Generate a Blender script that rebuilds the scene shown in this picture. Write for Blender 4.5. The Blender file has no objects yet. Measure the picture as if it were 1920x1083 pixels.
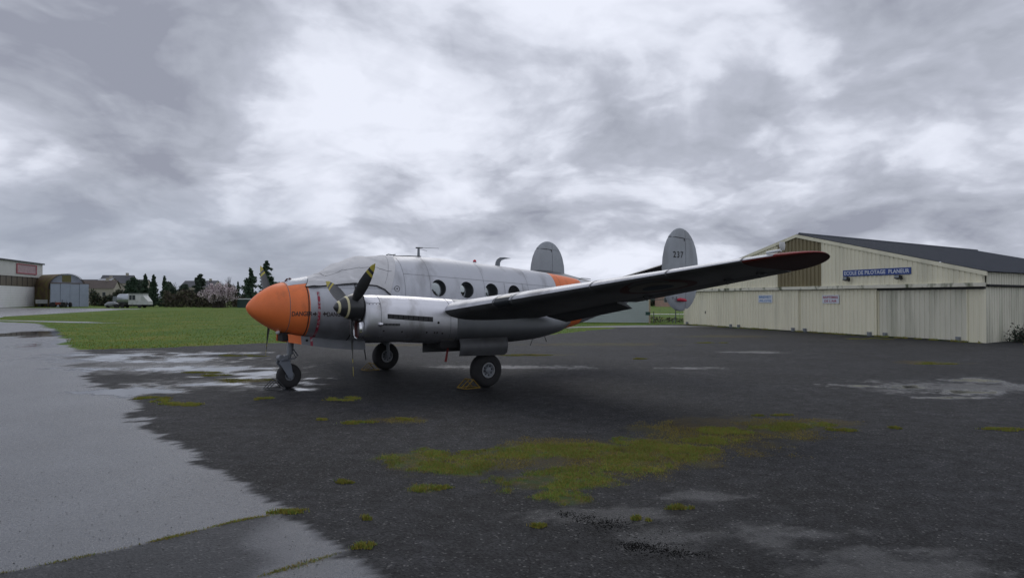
import bpy, bmesh, math, random
import numpy as np
from mathutils import Vector, Matrix
R = math.radians
random.seed(7)
rng = np.random.default_rng(7)
S = bpy.context.scene
C = S.collection

# ------------------------------------------------------------------ camera
cam = bpy.data.cameras.new('camera'); camo = bpy.data.objects.new('camera', cam); C.objects.link(camo)
camo.location = (0, 0, 2.111); camo.rotation_euler = (R(90) + 0.0138, 0, 0)
cam.sensor_width = 36; cam.lens = 36 * 1333.19 / 1920; cam.clip_start = 0.1; cam.clip_end = 6000
S.camera = camo
# ------------------------------------------------------------------ view
S.view_settings.view_transform = 'Standard'; S.view_settings.look = 'None'
S.view_settings.gamma = 1; S.view_settings.use_curve_mapping = False
S.view_settings.exposure = 0.12
# ------------------------------------------------------------------ world: broken stormy overcast
SUN_EL, SUN_AZ = R(42), R(-9)       # azimuth from +Y, towards +X
w = bpy.data.worlds.new('World'); S.world = w; w.use_nodes = True
nt = w.node_tree; N = nt.nodes; L = nt.links; N.clear()
def nd(t, **k):
    n = N.new(t)
    for a, b in k.items(): setattr(n, a, b)
    return n
def mth(op, a, b=None, c=None):
    n = nd('ShaderNodeMath', operation=op)
    for i, v in enumerate((a, b, c)):
        if v is None: continue
        if isinstance(v, (int, float)): n.inputs[i].default_value = v
        else: L.new(v, n.inputs[i])
    return n.outputs[0]
out = nd('ShaderNodeOutputWorld'); bg = nd('ShaderNodeBackground')
sky = nd('ShaderNodeTexSky', sky_type='NISHITA'); sky.sun_disc = False
sky.sun_elevation = SUN_EL; sky.sun_rotation = SUN_AZ; sky.air_density = 1.2; sky.dust_density = 1.5
tc = nd('ShaderNodeTexCoord'); sep = nd('ShaderNodeSeparateXYZ'); L.new(tc.outputs['Generated'], sep.inputs[0])
X, Y, Z = sep.outputs
den = mth('ADD', mth('MAXIMUM', Z, 0.0), 0.30)
px = mth('DIVIDE', X, den); py = mth('DIVIDE', Y, den)
com = nd('ShaderNodeCombineXYZ'); L.new(px, com.inputs[0]); L.new(py, com.inputs[1])
def noise(scale, detail, rough, dist, off, sx=1.0, sy=1.0, rot=0.0):
    m = nd('ShaderNodeMapping'); m.inputs['Location'].default_value = off
    m.inputs['Scale'].default_value = (sx, sy, 1); m.inputs['Rotation'].default_value = (0, 0, rot)
    L.new(com.outputs[0], m.inputs[0])
    n = nd('ShaderNodeTexNoise', noise_dimensions='2D'); n.inputs['Scale'].default_value = scale; n.inputs['Detail'].default_value = detail
    n.inputs['Roughness'].default_value = rough; n.inputs['Distortion'].default_value = dist
    L.new(m.outputs[0], n.inputs['Vector']); return n.outputs[0]
big = noise(0.75, 3, 0.5, 0.3, (3.6, 32.4, 0), 1.0, 0.85, 0.5)
mass = noise(1.9, 13, 0.54, 0.35, (27.7, 1.7, 0), 1.0, 0.9, 0.6)
wisp = noise(5.5, 10, 0.6, 0.4, (3.3, 9.2, 0), 1.0, 0.9, 0.2)
wv = nd('ShaderNodeTexNoise', noise_dimensions='2D'); wv.inputs['Scale'].default_value = 3.0; wv.inputs['Detail'].default_value = 6; L.new(com.outputs[0], wv.inputs['Vector'])
wadd = nd('ShaderNodeVectorMath', operation='MULTIPLY_ADD'); L.new(wv.outputs['Color'], wadd.inputs[0]); wadd.inputs[1].default_value = (0.45, 0.45, 0); L.new(com.outputs[0], wadd.inputs[2])
puff = nd('ShaderNodeTexVoronoi', feature='SMOOTH_F1', voronoi_dimensions='2D'); puff.inputs['Scale'].default_value = 2.6; puff.inputs['Smoothness'].default_value = 0.7; puff.inputs['Detail'].default_value = 3; puff.inputs['Roughness'].default_value = 0.55
L.new(wadd.outputs[0], puff.inputs['Vector'])
# veiled sun: a broad smooth brightening of the deck towards the sun
sd = (math.sin(SUN_AZ) * math.cos(R(26)), math.cos(SUN_AZ) * math.cos(R(26)), math.sin(R(26)))
dotn = nd('ShaderNodeVectorMath', operation='DOT_PRODUCT'); L.new(tc.outputs['Generated'], dotn.inputs[0]); dotn.inputs[1].default_value = sd
glow = mth('POWER', mth('MAXIMUM', dotn.outputs['Value'], 0.0), 9.0)
val = mth('ADD', mth('MULTIPLY', big, 0.80), mth('MULTIPLY', mass, 1.0))
val = mth('ADD', val, mth('MULTIPLY', wisp, 0.16))
val = mth('ADD', val, mth('MULTIPLY', mth('SUBTRACT', 0.92, puff.outputs['Distance']), 0.34))
val = mth('ADD', val, mth('MULTIPLY', glow, 0.10))
cr = nd('ShaderNodeValToRGB'); L.new(mth('SUBTRACT', val, 0.553), cr.inputs[0])
e = cr.color_ramp.elements
e[0].position = 0.16; e[0].color = (0.285, 0.303, 0.37, 1)
e[1].position = 0.78; e[1].color = (0.77, 0.80, 0.90, 1)
for p_, c_ in ((0.32, (0.385, 0.41, 0.48, 1)), (0.43, (0.445, 0.47, 0.55, 1)), (0.52, (0.54, 0.568, 0.655, 1)), (0.62, (0.665, 0.695, 0.79, 1))):
    q = e.new(p_); q.color = c_
# low blue-grey gaps under the cloud deck
gap = noise(0.9, 6, 0.5, 0.2, (1.3, 6.1, 0), 0.7, 0.45, 0.0)
lowm = nd('ShaderNodeMapRange'); lowm.inputs['From Min'].default_value = 0.16; lowm.inputs['From Max'].default_value = 0.02
L.new(Z, lowm.inputs['Value'])
gm = nd('ShaderNodeMapRange'); gm.inputs['From Min'].default_value = 0.50; gm.inputs['From Max'].default_value = 0.60
L.new(mth('ADD', gap, mth('MULTIPLY', X, -0.10)), gm.inputs['Value'])
gf = mth('MULTIPLY', mth('MULTIPLY', lowm.outputs[0], gm.outputs[0]), 0.8)
skys = nd('ShaderNodeMix', data_type='RGBA', blend_type='MULTIPLY'); skys.inputs['Factor'].default_value = 1
L.new(sky.outputs[0], skys.inputs['A']); skys.inputs['B'].default_value = (0.075, 0.075, 0.08, 1)
greyb = nd('ShaderNodeMix', data_type='RGBA'); greyb.inputs['Factor'].default_value = 0.92
L.new(skys.outputs['Result'], greyb.inputs['A']); greyb.inputs['B'].default_value = (0.31, 0.36, 0.46, 1)
mx = nd('ShaderNodeMix', data_type='RGBA'); L.new(gf, mx.inputs['Factor'])
L.new(cr.outputs[0], mx.inputs['A']); L.new(greyb.outputs['Result'], mx.inputs['B'])
L.new(mx.outputs['Result'], bg.inputs['Color']); bg.inputs['Strength'].default_value = 1.0
L.new(bg.outputs[0], out.inputs[0])
w.cycles.sampling_method = 'MANUAL'; w.cycles.sample_map_resolution = 256
# ------------------------------------------------------------------ sun behind the clouds
sl = bpy.data.lights.new('sun', 'SUN'); sl.energy = 0.6; sl.angle = R(35); sl.color = (1, 0.97, 0.93)
so = bpy.data.objects.new('sun', sl); C.objects.link(so)
sv = Vector((math.sin(SUN_AZ) * math.cos(SUN_EL), math.cos(SUN_AZ) * math.cos(SUN_EL), math.sin(SUN_EL)))
so.rotation_euler = sv.to_track_quat('Z', 'Y').to_euler(); so.location = (0, 40, 60)

# ================================================================== helpers
MATS = {}
def M(name, col, rough=0.6, metal=0.0, spec=0.5, var=0.12, vscale=3.0, bump=0.0, bscale=30.0, stretch=(1, 1, 1), dirt=None, coat=0.0, rvar=0.0):
    if name in MATS: return MATS[name]
    m = bpy.data.materials.new(name); m.use_nodes = True; t = m.node_tree; n = t.nodes; l = t.links
    b = n['Principled BSDF']; b.inputs['Roughness'].default_value = rough; b.inputs['Metallic'].default_value = metal
    b.inputs['Specular IOR Level'].default_value = spec; b.inputs['Coat Weight'].default_value = coat
    tcn = n.new('ShaderNodeTexCoord'); mp = n.new('ShaderNodeMapping'); mp.inputs['Scale'].default_value = stretch
    l.new(tcn.outputs['Object'], mp.inputs[0])
    no = n.new('ShaderNodeTexNoise'); no.inputs['Scale'].default_value = vscale; no.inputs['Detail'].default_value = 6
    no.inputs['Roughness'].default_value = 0.65; l.new(mp.outputs[0], no.inputs['Vector'])
    rp = n.new('ShaderNodeValToRGB'); l.new(no.outputs[0], rp.inputs[0])
    rp.color_ramp.elements[0].position = 0.3; rp.color_ramp.elements[1].position = 0.7
    rp.color_ramp.elements[0].color = tuple(c * (1 - var) for c in col) + (1,)
    rp.color_ramp.elements[1].color = tuple(min(1, c * (1 + var)) for c in col) + (1,)
    last = rp.outputs[0]
    if dirt:
        dcol, dscale, dstretch, lo, hi = dirt
        mp2 = n.new('ShaderNodeMapping'); mp2.inputs['Scale'].default_value = dstretch; l.new(tcn.outputs['Object'], mp2.inputs[0])
        n2 = n.new('ShaderNodeTexNoise'); n2.inputs['Scale'].default_value = dscale; n2.inputs['Detail'].default_value = 8; l.new(mp2.outputs[0], n2.inputs['Vector'])
        r2 = n.new('ShaderNodeMapRange'); r2.inputs['From Min'].default_value = lo; r2.inputs['From Max'].default_value = hi; l.new(n2.outputs[0], r2.inputs['Value'])
        mi = n.new('ShaderNodeMix'); mi.data_type = 'RGBA'; l.new(r2.outputs[0], mi.inputs['Factor']); l.new(last, mi.inputs['A']); mi.inputs['B'].default_value = tuple(dcol) + (1,)
        last = mi.outputs['Result']
    l.new(last, b.inputs['Base Color'])
    if rvar:
        r3 = n.new('ShaderNodeMapRange'); r3.inputs['To Min'].default_value = rough - rvar; r3.inputs['To Max'].default_value = rough + rvar
        l.new(no.outputs[0], r3.inputs['Value']); l.new(r3.outputs[0], b.inputs['Roughness'])
    if bump:
        nb = n.new('ShaderNodeTexNoise'); nb.inputs['Scale'].default_value = bscale; nb.inputs['Detail'].default_value = 5; l.new(mp.outputs[0], nb.inputs['Vector'])
        bp = n.new('ShaderNodeBump'); bp.inputs['Strength'].default_value = bump; bp.inputs['Distance'].default_value = 0.02
        l.new(nb.outputs[0], bp.inputs['Height']); l.new(bp.outputs[0], b.inputs['Normal'])
    MATS[name] = m; return m

def obj(name, verts, faces, mats, parent=None, smooth=False, midx=None, fix=True, sharp=None):
    me = bpy.data.meshes.new(name); me.from_pydata([tuple(map(float, v)) for v in verts], [], faces)
    if not isinstance(mats, (list, tuple)): mats = [mats]
    for m in mats: me.materials.append(m)
    if midx is not None: me.polygons.foreach_set('material_index', midx)
    if fix:
        b = bmesh.new(); b.from_mesh(me); bmesh.ops.recalc_face_normals(b, faces=b.faces); b.to_mesh(me); b.free()
    if smooth:
        me.polygons.foreach_set('use_smooth', [True] * len(me.polygons))
        me.set_sharp_from_angle(angle=R(sharp or 40))
    me.update()
    o = bpy.data.objects.new(name, me); C.objects.link(o)
    if parent is not None: o.parent = parent
    return o
def tag(o, label=None, cat=None, group=None, kind=None):
    for k, v in (('label', label), ('category', cat), ('group', group), ('kind', kind)):
        if v: o[k] = v
    return o
def empty(name, loc, rz=0.0, label=None, cat=None, group=None):
    o = bpy.data.objects.new(name, None); C.objects.link(o); o.location = loc; o.rotation_euler = (0, 0, rz)
    o.empty_display_size = 0.3; return tag(o, label, cat, group)

class MB:                                   # collects geometry for ONE mesh
    def __init__(s): s.v = []; s.f = []; s.m = []
    def add(s, v, f, mi=0):
        k = len(s.v); s.v += [tuple(p) for p in v]; s.f += [tuple(i + k for i in q) for q in f]; s.m += [mi] * len(f); return s
    def box(s, a, b, mi=0):
        (x0, y0, z0), (x1, y1, z1) = a, b
        v = [(x0, y0, z0), (x1, y0, z0), (x1, y1, z0), (x0, y1, z0), (x0, y0, z1), (x1, y0, z1), (x1, y1, z1), (x0, y1, z1)]
        return s.add(v, [(0, 3, 2, 1), (4, 5, 6, 7), (0, 1, 5, 4), (1, 2, 6, 5), (2, 3, 7, 6), (3, 0, 4, 7)], mi)
    def tube(s, pts, r, n=8, mi=0, cap=True):
        pts = [Vector(p) for p in pts]; rr = r if isinstance(r, (list, tuple)) else [r] * len(pts)
        k = len(s.v); up0 = None
        for i, p in enumerate(pts):
            d = (pts[min(i + 1, len(pts) - 1)] - pts[max(i - 1, 0)]).normalized()
            if up0 is None: up0 = Vector((0, 0, 1)) if abs(d.z) < 0.9 else Vector((1, 0, 0))
            a = d.cross(up0).normalized(); b = d.cross(a).normalized(); up0 = -b if False else up0
            for j in range(n):
                t = 2 * math.pi * j / n; s.v.append(tuple(p + (a * math.cos(t) + b * math.sin(t)) * rr[i]))
        for i in range(len(pts) - 1):
            for j in range(n):
                j2 = (j + 1) % n; s.f.append((k + i * n + j, k + i * n + j2, k + (i + 1) * n + j2, k + (i + 1) * n + j)); s.m.append(mi)
        if cap:
            s.f.append(tuple(k + j for j in range(n))[::-1]); s.f.append(tuple(k + (len(pts) - 1) * n + j for j in range(n))); s.m += [mi, mi]
        return s
    def prism(s, poly, z0, z1, mi=0):       # plan polygon extruded
        n = len(poly); v = [(x, y, z0) for x, y in poly] + [(x, y, z1) for x, y in poly]
        f = [tuple(range(n))[::-1], tuple(range(n, 2 * n))] + [(i, (i + 1) % n, n + (i + 1) % n, n + i) for i in range(n)]
        return s.add(v, f, mi)
    def build(s, name, mats, parent=None, smooth=False, sharp=None):
        return obj(name, s.v, s.f, mats, parent, smooth, s.m, True, sharp)

def loft(rings, closed=True, cap0=True, cap1=True):
    n = len(rings[0]); v = [p for r in rings for p in r]; f = []
    for i in range(len(rings) - 1):
        for j in range(n if closed else n - 1):
            j2 = (j + 1) % n; f.append((i * n + j, i * n + j2, (i + 1) * n + j2, (i + 1) * n + j))
    if cap0: f.append(tuple(range(n))[::-1])
    if cap1: f.append(tuple((len(rings) - 1) * n + j for j in range(n)))
    return v, f
def pchip(xs, ys):                          # monotone cubic through a table
    xs = np.array(xs, float); ys = np.array(ys, float); h = np.diff(xs); d = np.diff(ys) / h; m = np.zeros(len(xs))
    m[0], m[-1] = d[0], d[-1]
    for i in range(1, len(xs) - 1):
        if d[i - 1] * d[i] > 0:
            w1, w2 = 2 * h[i] + h[i - 1], h[i] + 2 * h[i - 1]; m[i] = (w1 + w2) / (w1 / d[i - 1] + w2 / d[i])
    def fn(x):
        x = min(max(x, xs[0]), xs[-1]); i = min(max(int(np.searchsorted(xs, x)) - 1, 0), len(xs) - 2)
        t = (x - xs[i]) / h[i]
        return float((2*t**3-3*t**2+1)*ys[i] + (t**3-2*t**2+t)*h[i]*m[i] + (-2*t**3+3*t**2)*ys[i+1] + (t**3-t**2)*h[i]*m[i+1])
    return fn
def text_mesh(s, size, bold=0.0, space=1.0):
    cu = bpy.data.curves.new('t', 'FONT'); cu.body = s; cu.size = size; cu.offset = bold; cu.space_character = space; cu.align_x = 'LEFT'
    cu.resolution_u = 4
    o = bpy.data.objects.new('t', cu); C.objects.link(o)
    me = o.to_mesh(); v = [tuple(p.co) for p in me.vertices]; f = [tuple(p.vertices) for p in me.polygons]
    o.to_mesh_clear(); bpy.data.objects.remove(o); bpy.data.curves.remove(cu)
    xs = [p[0] for p in v]; ys = [p[1] for p in v]
    x0, y0 = min(xs), min(ys)
    return [(p[0] - x0, p[1] - y0) for p in v], f, max(xs) - x0, max(ys) - y0
# 2-D value noise for ground masks
_lat = rng.random((257, 257))
def vnoise(x, y):
    xi = np.floor(x).astype(int); yi = np.floor(y).astype(int); fx = x - xi; fy = y - yi
    fx = fx * fx * (3 - 2 * fx); fy = fy * fy * (3 - 2 * fy); a = xi % 256; b = yi % 256
    return (_lat[a, b] * (1 - fx) + _lat[a + 1, b] * fx) * (1 - fy) + (_lat[a, b + 1] * (1 - fx) + _lat[a + 1, b + 1] * fx) * fy
def fbm(x, y, o=5):
    s = 0; a = 0.5
    for i in range(o): s = s + a * vnoise(x * 2**i + 17.3 * i, y * 2**i + 5.1 * i); a *= 0.5
    return s / (1 - 0.5**o)

# ================================================================== ground
def grass_material():
    m = bpy.data.materials.new('meadow'); m.use_nodes = True; t = m.node_tree; n = t.nodes; l = t.links; b = n['Principled BSDF']
    b.inputs['Roughness'].default_value = 0.9; b.inputs['Specular IOR Level'].default_value = 0.15
    tcn = n.new('ShaderNodeTexCoord')
    a = n.new('ShaderNodeTexNoise'); a.inputs['Scale'].default_value = 0.22; a.inputs['Detail'].default_value = 9; a.inputs['Roughness'].default_value = 0.7; l.new(tcn.outputs['Object'], a.inputs['Vector'])
    r = n.new('ShaderNodeValToRGB'); l.new(a.outputs[0], r.inputs[0]); el = r.color_ramp.elements
    el[0].position = 0.32; el[0].color = (0.05, 0.105, 0.016, 1); el[1].position = 0.66; el[1].color = (0.16, 0.165, 0.03, 1)
    q = el.new(0.5); q.color = (0.085, 0.145, 0.020, 1)
    f = n.new('ShaderNodeTexNoise'); f.inputs['Scale'].default_value = 9; f.inputs['Detail'].default_value = 6; l.new(tcn.outputs['Object'], f.inputs['Vector'])
    mr = n.new('ShaderNodeMapRange'); mr.inputs['From Min'].default_value = 0.3; mr.inputs['From Max'].default_value = 0.7; mr.inputs['To Min'].default_value = 0.7; mr.inputs['To Max'].default_value = 1.25; l.new(f.outputs[0], mr.inputs['Value'])
    mu = n.new('ShaderNodeMix'); mu.data_type = 'RGBA'; mu.blend_type = 'MULTIPLY'; mu.inputs['Factor'].default_value = 1; l.new(r.outputs[0], mu.inputs['A']); l.new(mr.outputs[0], mu.inputs['B'])
    l.new(mu.outputs['Result'], b.inputs['Base Color'])
    bp = n.new('ShaderNodeBump'); bp.inputs['Strength'].default_value = 0.8; bp.inputs['Distance'].default_value = 0.08; l.new(f.outputs[0], bp.inputs['Height']); l.new(bp.outputs[0], b.inputs['Normal'])
    return m
MEADOW = grass_material()
g = obj('ground', [(-2500, -400, 0), (2500, -400, 0), (2500, 4000, 0), (-2500, 4000, 0)], [(0, 1, 2, 3)], MEADOW, fix=False)
tag(g, 'flat green airfield meadow reaching to the trees', kind='structure')

def poly_in(poly, x, y):
    ins = np.zeros(x.shape, bool); n = len(poly)
    for i in range(n):
        x0, y0 = poly[i]; x1, y1 = poly[(i + 1) % n]
        if y0 == y1: continue
        c = ((y0 > y) != (y1 > y)) & (x < (x1 - x0) * (y - y0) / (y1 - y0) + x0); ins ^= c
    return ins
APRON = [(-60, -6), (46, -6), (46, 48), (22.3, 34.5), (13.9, 59.0), (10.8, 57.2), (4.9, 46.9), (2.2, 42.0), (-2, 38.5), (-8.2, 35.3), (-11.3, 34.4), (-12.7, 33.2), (-15.2, 30.7), (-17.6, 29.7),
         (-19.6, 31.5), (-25.3, 40.2), (-32.0, 50.0), (-40.5, 61.0), (-52, 69.0), (-62, 69)]
# rows/cols of the apron grid: finer near the viewer's side
ys = [-6.0]
while ys[-1] < 70: ys.append(ys[-1] + min(0.35, max(0.055, 0.0065 * max(ys[-1], 0))))
ys = np.array(ys); xs = np.concatenate([np.arange(-62, -14, 0.3), np.arange(-14, 14, 0.085), np.arange(14, 46.2, 0.3)])
GX, GY = np.meshgrid(xs, ys)
jx = (fbm(GX * 0.9, GY * 0.9, 4) - 0.5) * 1.6; jy = (fbm(GX * 0.9 + 40, GY * 0.9 + 9, 4) - 0.5) * 1.6
def ellmask(lst, x, y):
    best = np.full(x.shape, -9.0)
    for cx, cy, rx, ry in lst: best = np.maximum(best, 1 - np.sqrt(((x - cx) / rx) ** 2 + ((y - cy) / ry) ** 2))
    return best
sm = lambda v, a, b: np.clip((v - a) / (b - a), 0, 1) ** 2 * (3 - 2 * np.clip((v - a) / (b - a), 0, 1))
# smooth wet paving left of this edge line
eY = [-6, 3, 5.41, 5.66, 6.21, 6.65, 6.95, 7.24, 7.74, 8.31, 9.41, 10.85, 12.26, 15.24, 17.5, 21.67, 25, 28.15, 35, 45, 70]
eX = [1.5, 0.2, -0.89, -1.14, -1.48, -1.79, -2.15, -2.25, -2.66, -3.17, -4.0, -5.1, -6.28, -8.33, -10.2, -13.06, -15.0, -16.6, -21, -26, -38]
edge = np.interp(GY, eY, eX)
n1 = fbm(GX * 1.3, GY * 1.3, 5) - 0.5; n2 = fbm(GX * 5 + 3, GY * 5, 4) - 0.5; n3 = fbm(GX * 0.35 + 9, GY * 0.35, 4) - 0.5
n4 = fbm(GX * 14 + 5, GY * 14, 3) - 0.5
sd_ = edge - GX + n1 * (0.35 + 0.06 * np.clip(GY, 0, 40)) + n2 * (0.25 + 0.025 * np.clip(GY, 0, 40)) + n4 * 0.16
wet = sm(sd_, -0.01, 0.035 + 0.008 * np.clip(GY, 0, 40))
j1 = np.interp(GX, [-6, -3.93, -3.38, -2.99, -2.59, -2.06, 1], [3.8, 5.49, 5.95, 6.35, 6.81, 7.15, 9])       # first joint
j2 = np.interp(GX, [-4, -1.94, -1.69, -1.35, -1.19, 1], [3.4, 5.41, 5.66, 6.02, 6.15, 8])                      # second joint
below = (GY < j1)
tong = sm(GX + 2.35 - (6.8 - GY) * 0.35 + n1 * 0.6, -0.35, 0.35)
strip = below & (GY > j2)
wet = np.where(strip, wet * np.maximum(0.30, tong), wet)
PUD = [(-14.84, 26.07, 3.0, 2.4), (-11.56, 24.49, 3.4, 1.2), (-10.71, 21.67, 3.3, 1.0), (-8.6, 21.4, 2.2, 1.0), (-7.38, 20.12, 1.5, 0.9), (-7.2, 17.6, 2.0, 0.6), (-4.87, 16.68, 0.7, 0.36), (-8.6, 16.2, 1.3, 0.8), (-12.6, 27.6, 3.0, 0.7), (-7.0, 19.0, 1.6, 0.4), (-7.6, 16.11, 0.5, 0.4),
       (-29.2, 44.5, 3.2, 5.6), (-21.35, 34.5, 2.3, 5.0), (8.28, 17.29, 1.1, 0.35), (9.46, 17.08, 0.6, 0.5), (11.84, 18.18, 1.1, 0.9), (10.73, 16.11, 1.2, 0.55), (9.47, 15.24, 0.8, 0.22),
       (-8.6, 19.2, 0.9, 0.35)]
pud = ellmask(PUD, GX, GY) * 0.9 - 0.04 + n1 * 2.0 + n2 * 1.1 + n4 * 0.3
puddle = np.maximum(sm(pud, 0.02, 0.6), sm(ellmask([(-29.2, 43.6, 2.3, 5.2), (-26.6, 40.6, 1.2, 2.2)], GX, GY) + n1 * 0.7, 0.0, 0.12))
DAMP = [(2.27, 6.21, 0.3, 0.25), (2.59, 6.43, 0.8, 0.3), (2.9, 5.89, 0.8, 0.3), (3.15, 5.55, 0.7, 0.3), (2.62, 5.49, 0.5, 0.25), (0.89, 6.98, 0.9, 0.3), (1.36, 6.28, 0.7, 0.4), (2.05, 7.63, 0.6, 0.25), (5.52, 21.67, 1.6, 0.4), (9.49, 28.15, 1.4, 0.7), (-12.5, 22.8, 5, 3.6), (-7.6, 17.6, 3.0, 2.0), (11, 17, 3, 1.6), (0, 22, 3, 0.8)]
damp = sm(ellmask(DAMP, GX, GY) + n1 * 1.1 + n2 * 1.0 + n4 * 0.8 + n3 * 0.6, 0.0, 0.8)
MOSS = [(-1.13, 9.41, 0.62, 0.55), (-0.07, 9.73, 0.8, 0.5), (-0.67, 8.96, 0.66, 0.5), (0.56, 8.31, 0.8, 0.62), (0.57, 7.63, 0.42, 0.34), (-0.94, 7.89, 0.2, 0.2), (1.5, 9.11, 0.5, 0.6), (0.78, 9.9, 0.9, 0.5), (3.3, 11.3, 0.55, 0.4), (2.2, 9.9, 0.7, 0.6), (2.9, 10.6, 0.6, 0.4), (4.2, 11.6, 0.5, 0.3), (4.9, 11.9, 0.5, 0.25), (1.9, 10.6, 0.5, 0.4)]
BROWN = [(2.81, 11.06, 1.1, 1.7), (4.04, 11.75, 1.2, 1.2), (2.19, 10.08, 1.0, 1.3), (0.78, 10.3, 1.1, 0.7), (1.2, 9.2, 1.2, 0.9), (5.2, 12.1, 0.9, 0.5), (-0.4, 9.2, 1.2, 0.8), (0.8, 26.81, 1.6, 0.6), (13.71, 23.47, 1.4, 0.8), (-6.71, 18.3, 0.9, 0.45), (-2, 12.4, 0.5, 0.3), (4, 33, 4, 1.2), (-5, 32.5, 4, 0.9), (12, 40, 3, 1.5)]
moss = sm(ellmask(MOSS, GX, GY) + n1 * 0.9 + n2 * 0.9 + n4 * 0.4, 0.0, 0.4)
moss = moss * (0.45 + 0.55 * sm(fbm(GX * 3, GY * 3, 4), 0.38, 0.5))
brown = sm(ellmask(BROWN, GX, GY) + n1 * 0.9 + n2 * 0.9, -0.02, 0.45)
ins = poly_in(APRON, GX + jx * 0.9 * np.clip(GY / 30, 0, 1), GY + jy * 0.9 * np.clip(GY / 30, 0, 1))
nr, ncx = GX.shape
zz = 0.004 + moss * 0.012 + brown * 0.004
V = np.stack([GX, GY, zz], -1).reshape(-1, 3)
idx = np.arange(nr * ncx).reshape(nr, ncx)
F = np.stack([idx[:-1, :-1], idx[:-1, 1:], idx[1:, 1:], idx[1:, :-1]], -1).reshape(-1, 4)
keep = (ins[:-1, :-1] & ins[1:, 1:] & ins[:-1, 1:] & ins[1:, :-1]).reshape(-1)
F = F[keep]; used = np.zeros(nr * ncx, bool); used[F.reshape(-1)] = True
rem = np.cumsum(used) - 1; F = rem[F]; V = V[used]
def apron_material():
    m = bpy.data.materials.new('wet_asphalt'); m.use_nodes = True; t = m.node_tree; n = t.nodes; l = t.links; b = n['Principled BSDF']
    def at(nm):
        a = n.new('ShaderNodeAttribute'); a.attribute_name = nm; return a.outputs['Fac']
    def mr(v, a, b_, c, d):
        k = n.new('ShaderNodeMapRange'); k.inputs['From Min'].default_value = a; k.inputs['From Max'].default_value = b_; k.inputs['To Min'].default_value = c; k.inputs['To Max'].default_value = d; l.new(v, k.inputs['Value']); return k.outputs[0]
    def mix(f, a, b_, bt='MIX'):
        k = n.new('ShaderNodeMix'); k.data_type = 'RGBA'; k.blend_type = bt
        if isinstance(f, float): k.inputs['Factor'].default_value = f
        else: l.new(f, k.inputs['Factor'])
        for s_, v in (('A', a), ('B', b_)):
            if isinstance(v, tuple): k.inputs[s_].default_value = v + (1,)
            else: l.new(v, k.inputs[s_])
        return k.outputs['Result']
    def mathn(op, a, b_):
        k = n.new('ShaderNodeMath'); k.operation = op; k.use_clamp = True
        for i, v in enumerate((a, b_)):
            if isinstance(v, float): k.inputs[i].default_value = v
            else: l.new(v, k.inputs[i])
        return k.outputs[0]
    tcn = n.new('ShaderNodeTexCoord').outputs['Object']
    def noi(s_, d=5, r=0.6):
        k = n.new('ShaderNodeTexNoise'); k.noise_dimensions = '2D'; k.inputs['Scale'].default_value = s_; k.inputs['Detail'].default_value = d; k.inputs['Roughness'].default_value = r; l.new(tcn, k.inputs['Vector']); return k.outputs[0]
    vo = n.new('ShaderNodeTexVoronoi'); vo.voronoi_dimensions = '2D'; vo.inputs['Scale'].default_value = 55; l.new(tcn, vo.inputs['Vector'])
    vsep = n.new('ShaderNodeSeparateColor'); l.new(vo.outputs['Color'], vsep.inputs[0])
    fine = noi(28, 6, 0.7); patch = noi(0.5, 7, 0.6); grain = noi(140, 3, 0.6)
    stone = mr(vsep.outputs[0], 0.0, 1.0, 0.002, 0.058)
    dry = mix(mr(patch, 0.35, 0.65, 0.0, 1.0), (0.008, 0.0088, 0.011), (0.027, 0.0285, 0.034))
    dry = mix(mr(fine, 0.3, 0.7, 0.35, 0.7), dry, stone)
    spk = mr(vsep.outputs[1], 0.965, 0.985, 0.0, 0.7); dry = mix(spk, dry, (0.16, 0.16, 0.155))
    mott = noi(3.2, 8, 0.72); dry = mix(1.0, dry, mr(mott, 0.3, 0.7, 0.45, 1.6), 'MULTIPLY')
    # hairline cracks wandering through the old surface
    wn_ = n.new('ShaderNodeTexNoise'); wn_.inputs['Scale'].default_value = 1.3; wn_.inputs['Detail'].default_value = 7; l.new(tcn, wn_.inputs['Vector'])
    wm = n.new('ShaderNodeVectorMath'); wm.operation = 'MULTIPLY_ADD'; l.new(wn_.outputs['Color'], wm.inputs[0]); wm.inputs[1].default_value = (0.9, 0.9, 0); l.new(tcn, wm.inputs[2])
    ck = n.new('ShaderNodeTexVoronoi'); ck.voronoi_dimensions = '2D'; ck.feature = 'DISTANCE_TO_EDGE'; ck.inputs['Scale'].default_value = 0.42; l.new(wm.outputs[0], ck.inputs['Vector'])
    crack = mathn('MULTIPLY', mr(ck.outputs['Distance'], 0.002, 0.007, 1.0, 0.0), mr(mott, 0.42, 0.55, 0.0, 0.9))
    dry = mix(crack, dry, (0.006, 0.006, 0.006))
    smooth_c = mix(mr(patch, 0.3, 0.7, 0.0, 1.0), (0.070, 0.076, 0.089), (0.105, 0.113, 0.130))
    smooth_c = mix(mr(fine, 0.56, 0.72, 0.0, 0.7), smooth_c, (0.028, 0.030, 0.036))
    wetf = at('wet'); pudf = at('puddle'); mossf = at('moss'); brf = at('brown'); dampf = at('damp')
    col = mix(wetf, dry, smooth_c)
    brm = mathn('MULTIPLY', brf, mr(fine, 0.36, 0.58, 0.0, 1.0))
    col = mix(mathn('MULTIPLY', brm, 0.85), col, mix(mr(patch, 0.4, 0.6, 0.0, 1.0), (0.095, 0.068, 0.016), (0.075, 0.072, 0.018)))
    mcol = mix(mr(noi(6, 5), 0.38, 0.62, 0.0, 1.0), (0.075, 0.135, 0.02), (0.15, 0.125, 0.022))
    mosm = mathn('MULTIPLY', mossf, mr(fine, 0.3, 0.5, 0.35, 1.0))
    col = mix(mosm, col, mcol)
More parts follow.
